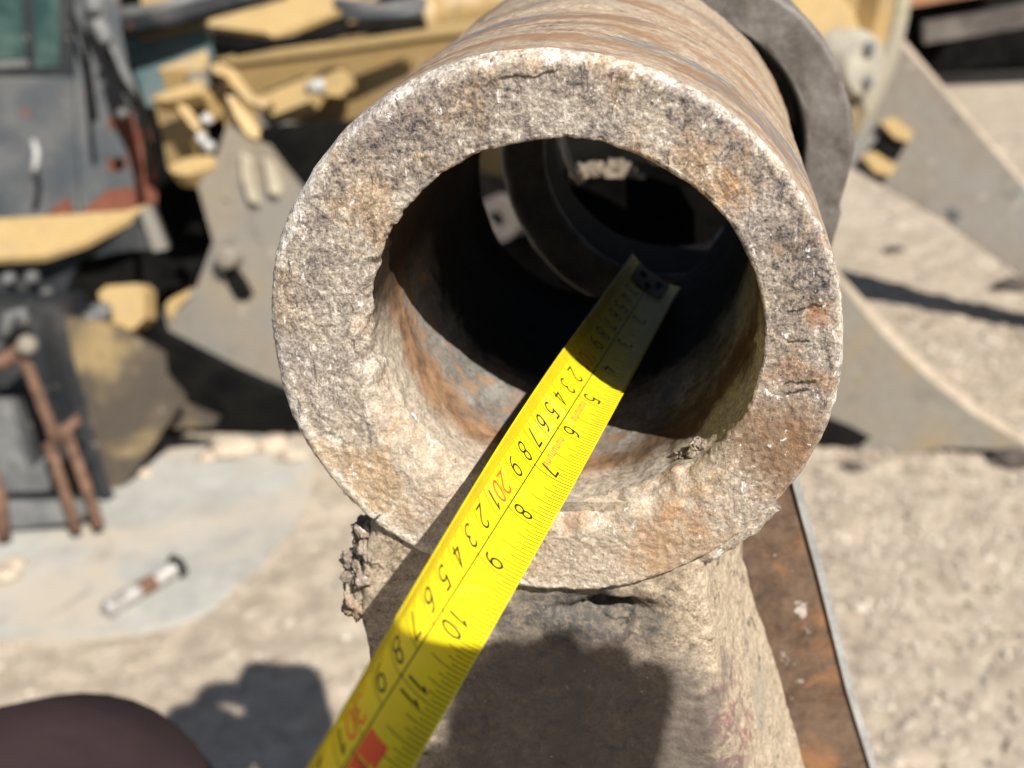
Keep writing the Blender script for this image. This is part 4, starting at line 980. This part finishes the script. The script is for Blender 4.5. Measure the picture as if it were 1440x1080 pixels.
plate("blade_edge", [(1090, 286), (1180, 384), (1240, 448), (1300, 508), (1370, 566), (1450, 618), (1446, 630), (1370, 584), (1300, 527), (1240, 469), (1185, 402), (1090, 302)], bpp + bpn*0.006, (bpn + Vector((0.3, 0, 0.9))).normalized(), 0.05, M_TANE, bl, 0.003)
lg2 = empty("support_leg", G(1480, 520), "grey slanting support leg right of the yellow drum", "machine part")
lgp = P(1350, 250, 2.15); lgn = Vector((-0.1, -1, 0.28)).normalized()
plate("leg_face", [(1180, 60), (1268, 64), (1310, 110), (1370, 180), (1440, 262), (1560, 400), (1600, 520), (1560, 500), (1440, 390), (1330, 310), (1216, 246), (1150, 210)], lgp, lgn, 0.03, M_PLG, lg2, 0.003)
plate("leg_edge", [(1262, 52), (1272, 56), (1316, 108), (1376, 178), (1448, 260), (1568, 398), (1560, 402), (1440, 265), (1370, 184), (1308, 114), (1262, 68)], lgp + lgn*0.01, (lgn + Vector((0.2, 0, 0.6))).normalized(), 0.05, M_TANE, lg2, 0.003)
plate("yellow_tab", [(1238, 172), (1256, 164), (1284, 186), (1278, 200), (1258, 194)], lgp + lgn*0.03, lgn, 0.03, M_YEL2, lg2, 0.003)
plate("yellow_tab", [(1212, 220), (1228, 212), (1262, 234), (1252, 248), (1230, 242)], lgp + lgn*0.03, lgn, 0.03, M_YEL2, lg2, 0.003)
plate("tab_slot", [(1224, 206), (1242, 188), (1272, 206), (1262, 224), (1244, 222)], lgp + lgn*0.012, lgn, 0.01, M_BLACK, lg2, 0.002)
from_bm("leg_bolt", lathe_bm(P(1341, 301, 2.11), Vector((-0.3, -1, 0.4)), [(0.014, -0.02), (0.014, 0.006), (0.009, 0.012)], 6), M_GREY, lg2)
# drum
drum = empty("pivot_drum", P(1150, 240, 1.75), "dusty yellow pivot drum with wide round flanges behind the collar", "machine part")
dc = P(1098, -16, 1.85); da = Vector((0.64, -0.70, 0.05)).normalized()
M_DRUM = worn_paint("dusty_drum_paint", (0.30, 0.265, 0.185), (0.26, 0.235, 0.195), (0.16, 0.1, 0.06), 0.5, 0.74, 5, 0.7, 0.9)
M_WHITE = simple("chalky_white_cap", (0.24, 0.215, 0.17), (0.38, 0.35, 0.29), 22, 0.8)
from_bm("rear_flange", lathe_bm(dc, da, [(0.325, -0.06), (0.345, -0.05), (0.345, -0.01), (0.325, 0.0), (0.30, 0.0), (0.292, -0.03)], 80), M_DRUM, drum, angle=40)
from_bm("inner_ring", lathe_bm(dc, da, [(0.262, -0.04), (0.262, 0.02), (0.25, 0.03), (0.222, 0.02), (0.215, -0.02)], 80), M_YEL, drum, angle=40)
hc = P(1140, 78, 1.72)
from_bm("hub", lathe_bm(hc, da, [(0.10, -0.16), (0.10, 0.0), (0.09, 0.02), (0.05, 0.022)], 48), M_YEL2, drum, angle=40)
from_bm("hub_cap", lathe_bm(hc + Vector((0.05, 0, -0.02)), da, [(0.052, 0.0), (0.05, 0.045), (0.042, 0.06), (0.02, 0.062)], 32), M_WHITE, drum, angle=40)
for k in (-1, 1):
    from_bm("cap_bolt", lathe_bm(hc + Vector((0.05, 0, -0.02)) + da*0.062*KB + Vector((0, 0, 0.036*k)), da, [(0.010, 0), (0.010, 0.008), (0.006, 0.010)], 6), M_GREY, drum)
plate("drum_stay", [(1178, 130), (1206, 120), (1220, 160), (1200, 200), (1176, 210)], P(1190, 170, 1.72), Vector((0.3, -1, 0.2)), 0.03, M_DKBROWN, drum, 0.004)
# far rusty frame top right
fr = empty("scrap_girder", G(1400, 92), "scrap girder with rusty brown top and the shade below painted black, in the top right corner", "girder")
gx = P(1360, 60, 4.55)
def pbox(name, x0, y0, x1, y1, d, depth, mat, par, bev=0.02):
    n = Vector((-0.12, -1, 0.05)).normalized()
    plate(name, [(x0, y0), (x1, y0-(x1-x0)*0.17), (x1, y1-(x1-x0)*0.17), (x0, y1)], P((x0+x1)/2, (y0+y1)/2, d), n, depth, mat, par, bev)
M_ORB = simple("orange_brown_rust", (0.26, 0.12, 0.06), (0.42, 0.23, 0.13), 5, 0.85)
pbox("top_beam", 1268, -40, 1420, 12, 4.4, 0.3, M_ORB, fr)
pbox("middle_beam", 1300, 34, 1640, 62, 4.3, 0.2, simple("dark_dusty_beam", (0.06, 0.05, 0.045), (0.16, 0.14, 0.12), 5, 0.8), fr)
pbox("beam_shade", 1276, 10, 1640, 112, 4.7, 0.6, M_BLACK, fr)  # black face drawn for the shade under the beams
# small things on the right-hand ground
for i, (x, y, r, lab) in enumerate([(1256, 356, 0.018, "small dark stone on the ground between support leg and blade plate"), (1428, 408, 0.03, "dark stone at the right edge below the support leg"),
                                    (1424, 650, 0.022, "dark stone at the right edge beside the blade plate tip"), (1200, 660, 0.012, "small dark stone in front of the blade plate")]):
    p = G(x, y)
    o = lump("dark_stone", (p.x, p.y, GZ+r*0.5), r, simple("dark_stone_%d" % i, (0.05, 0.04, 0.033), (0.1, 0.085, 0.07), 30, 0.9) if i == 0 else bpy.data.materials["dark_stone_0"], None, seed=80+i, sub=3, amp=0.4, squash=(1.3, 1, 0.6))
    tag(o, lab, "stone", "dark stones on the ground")
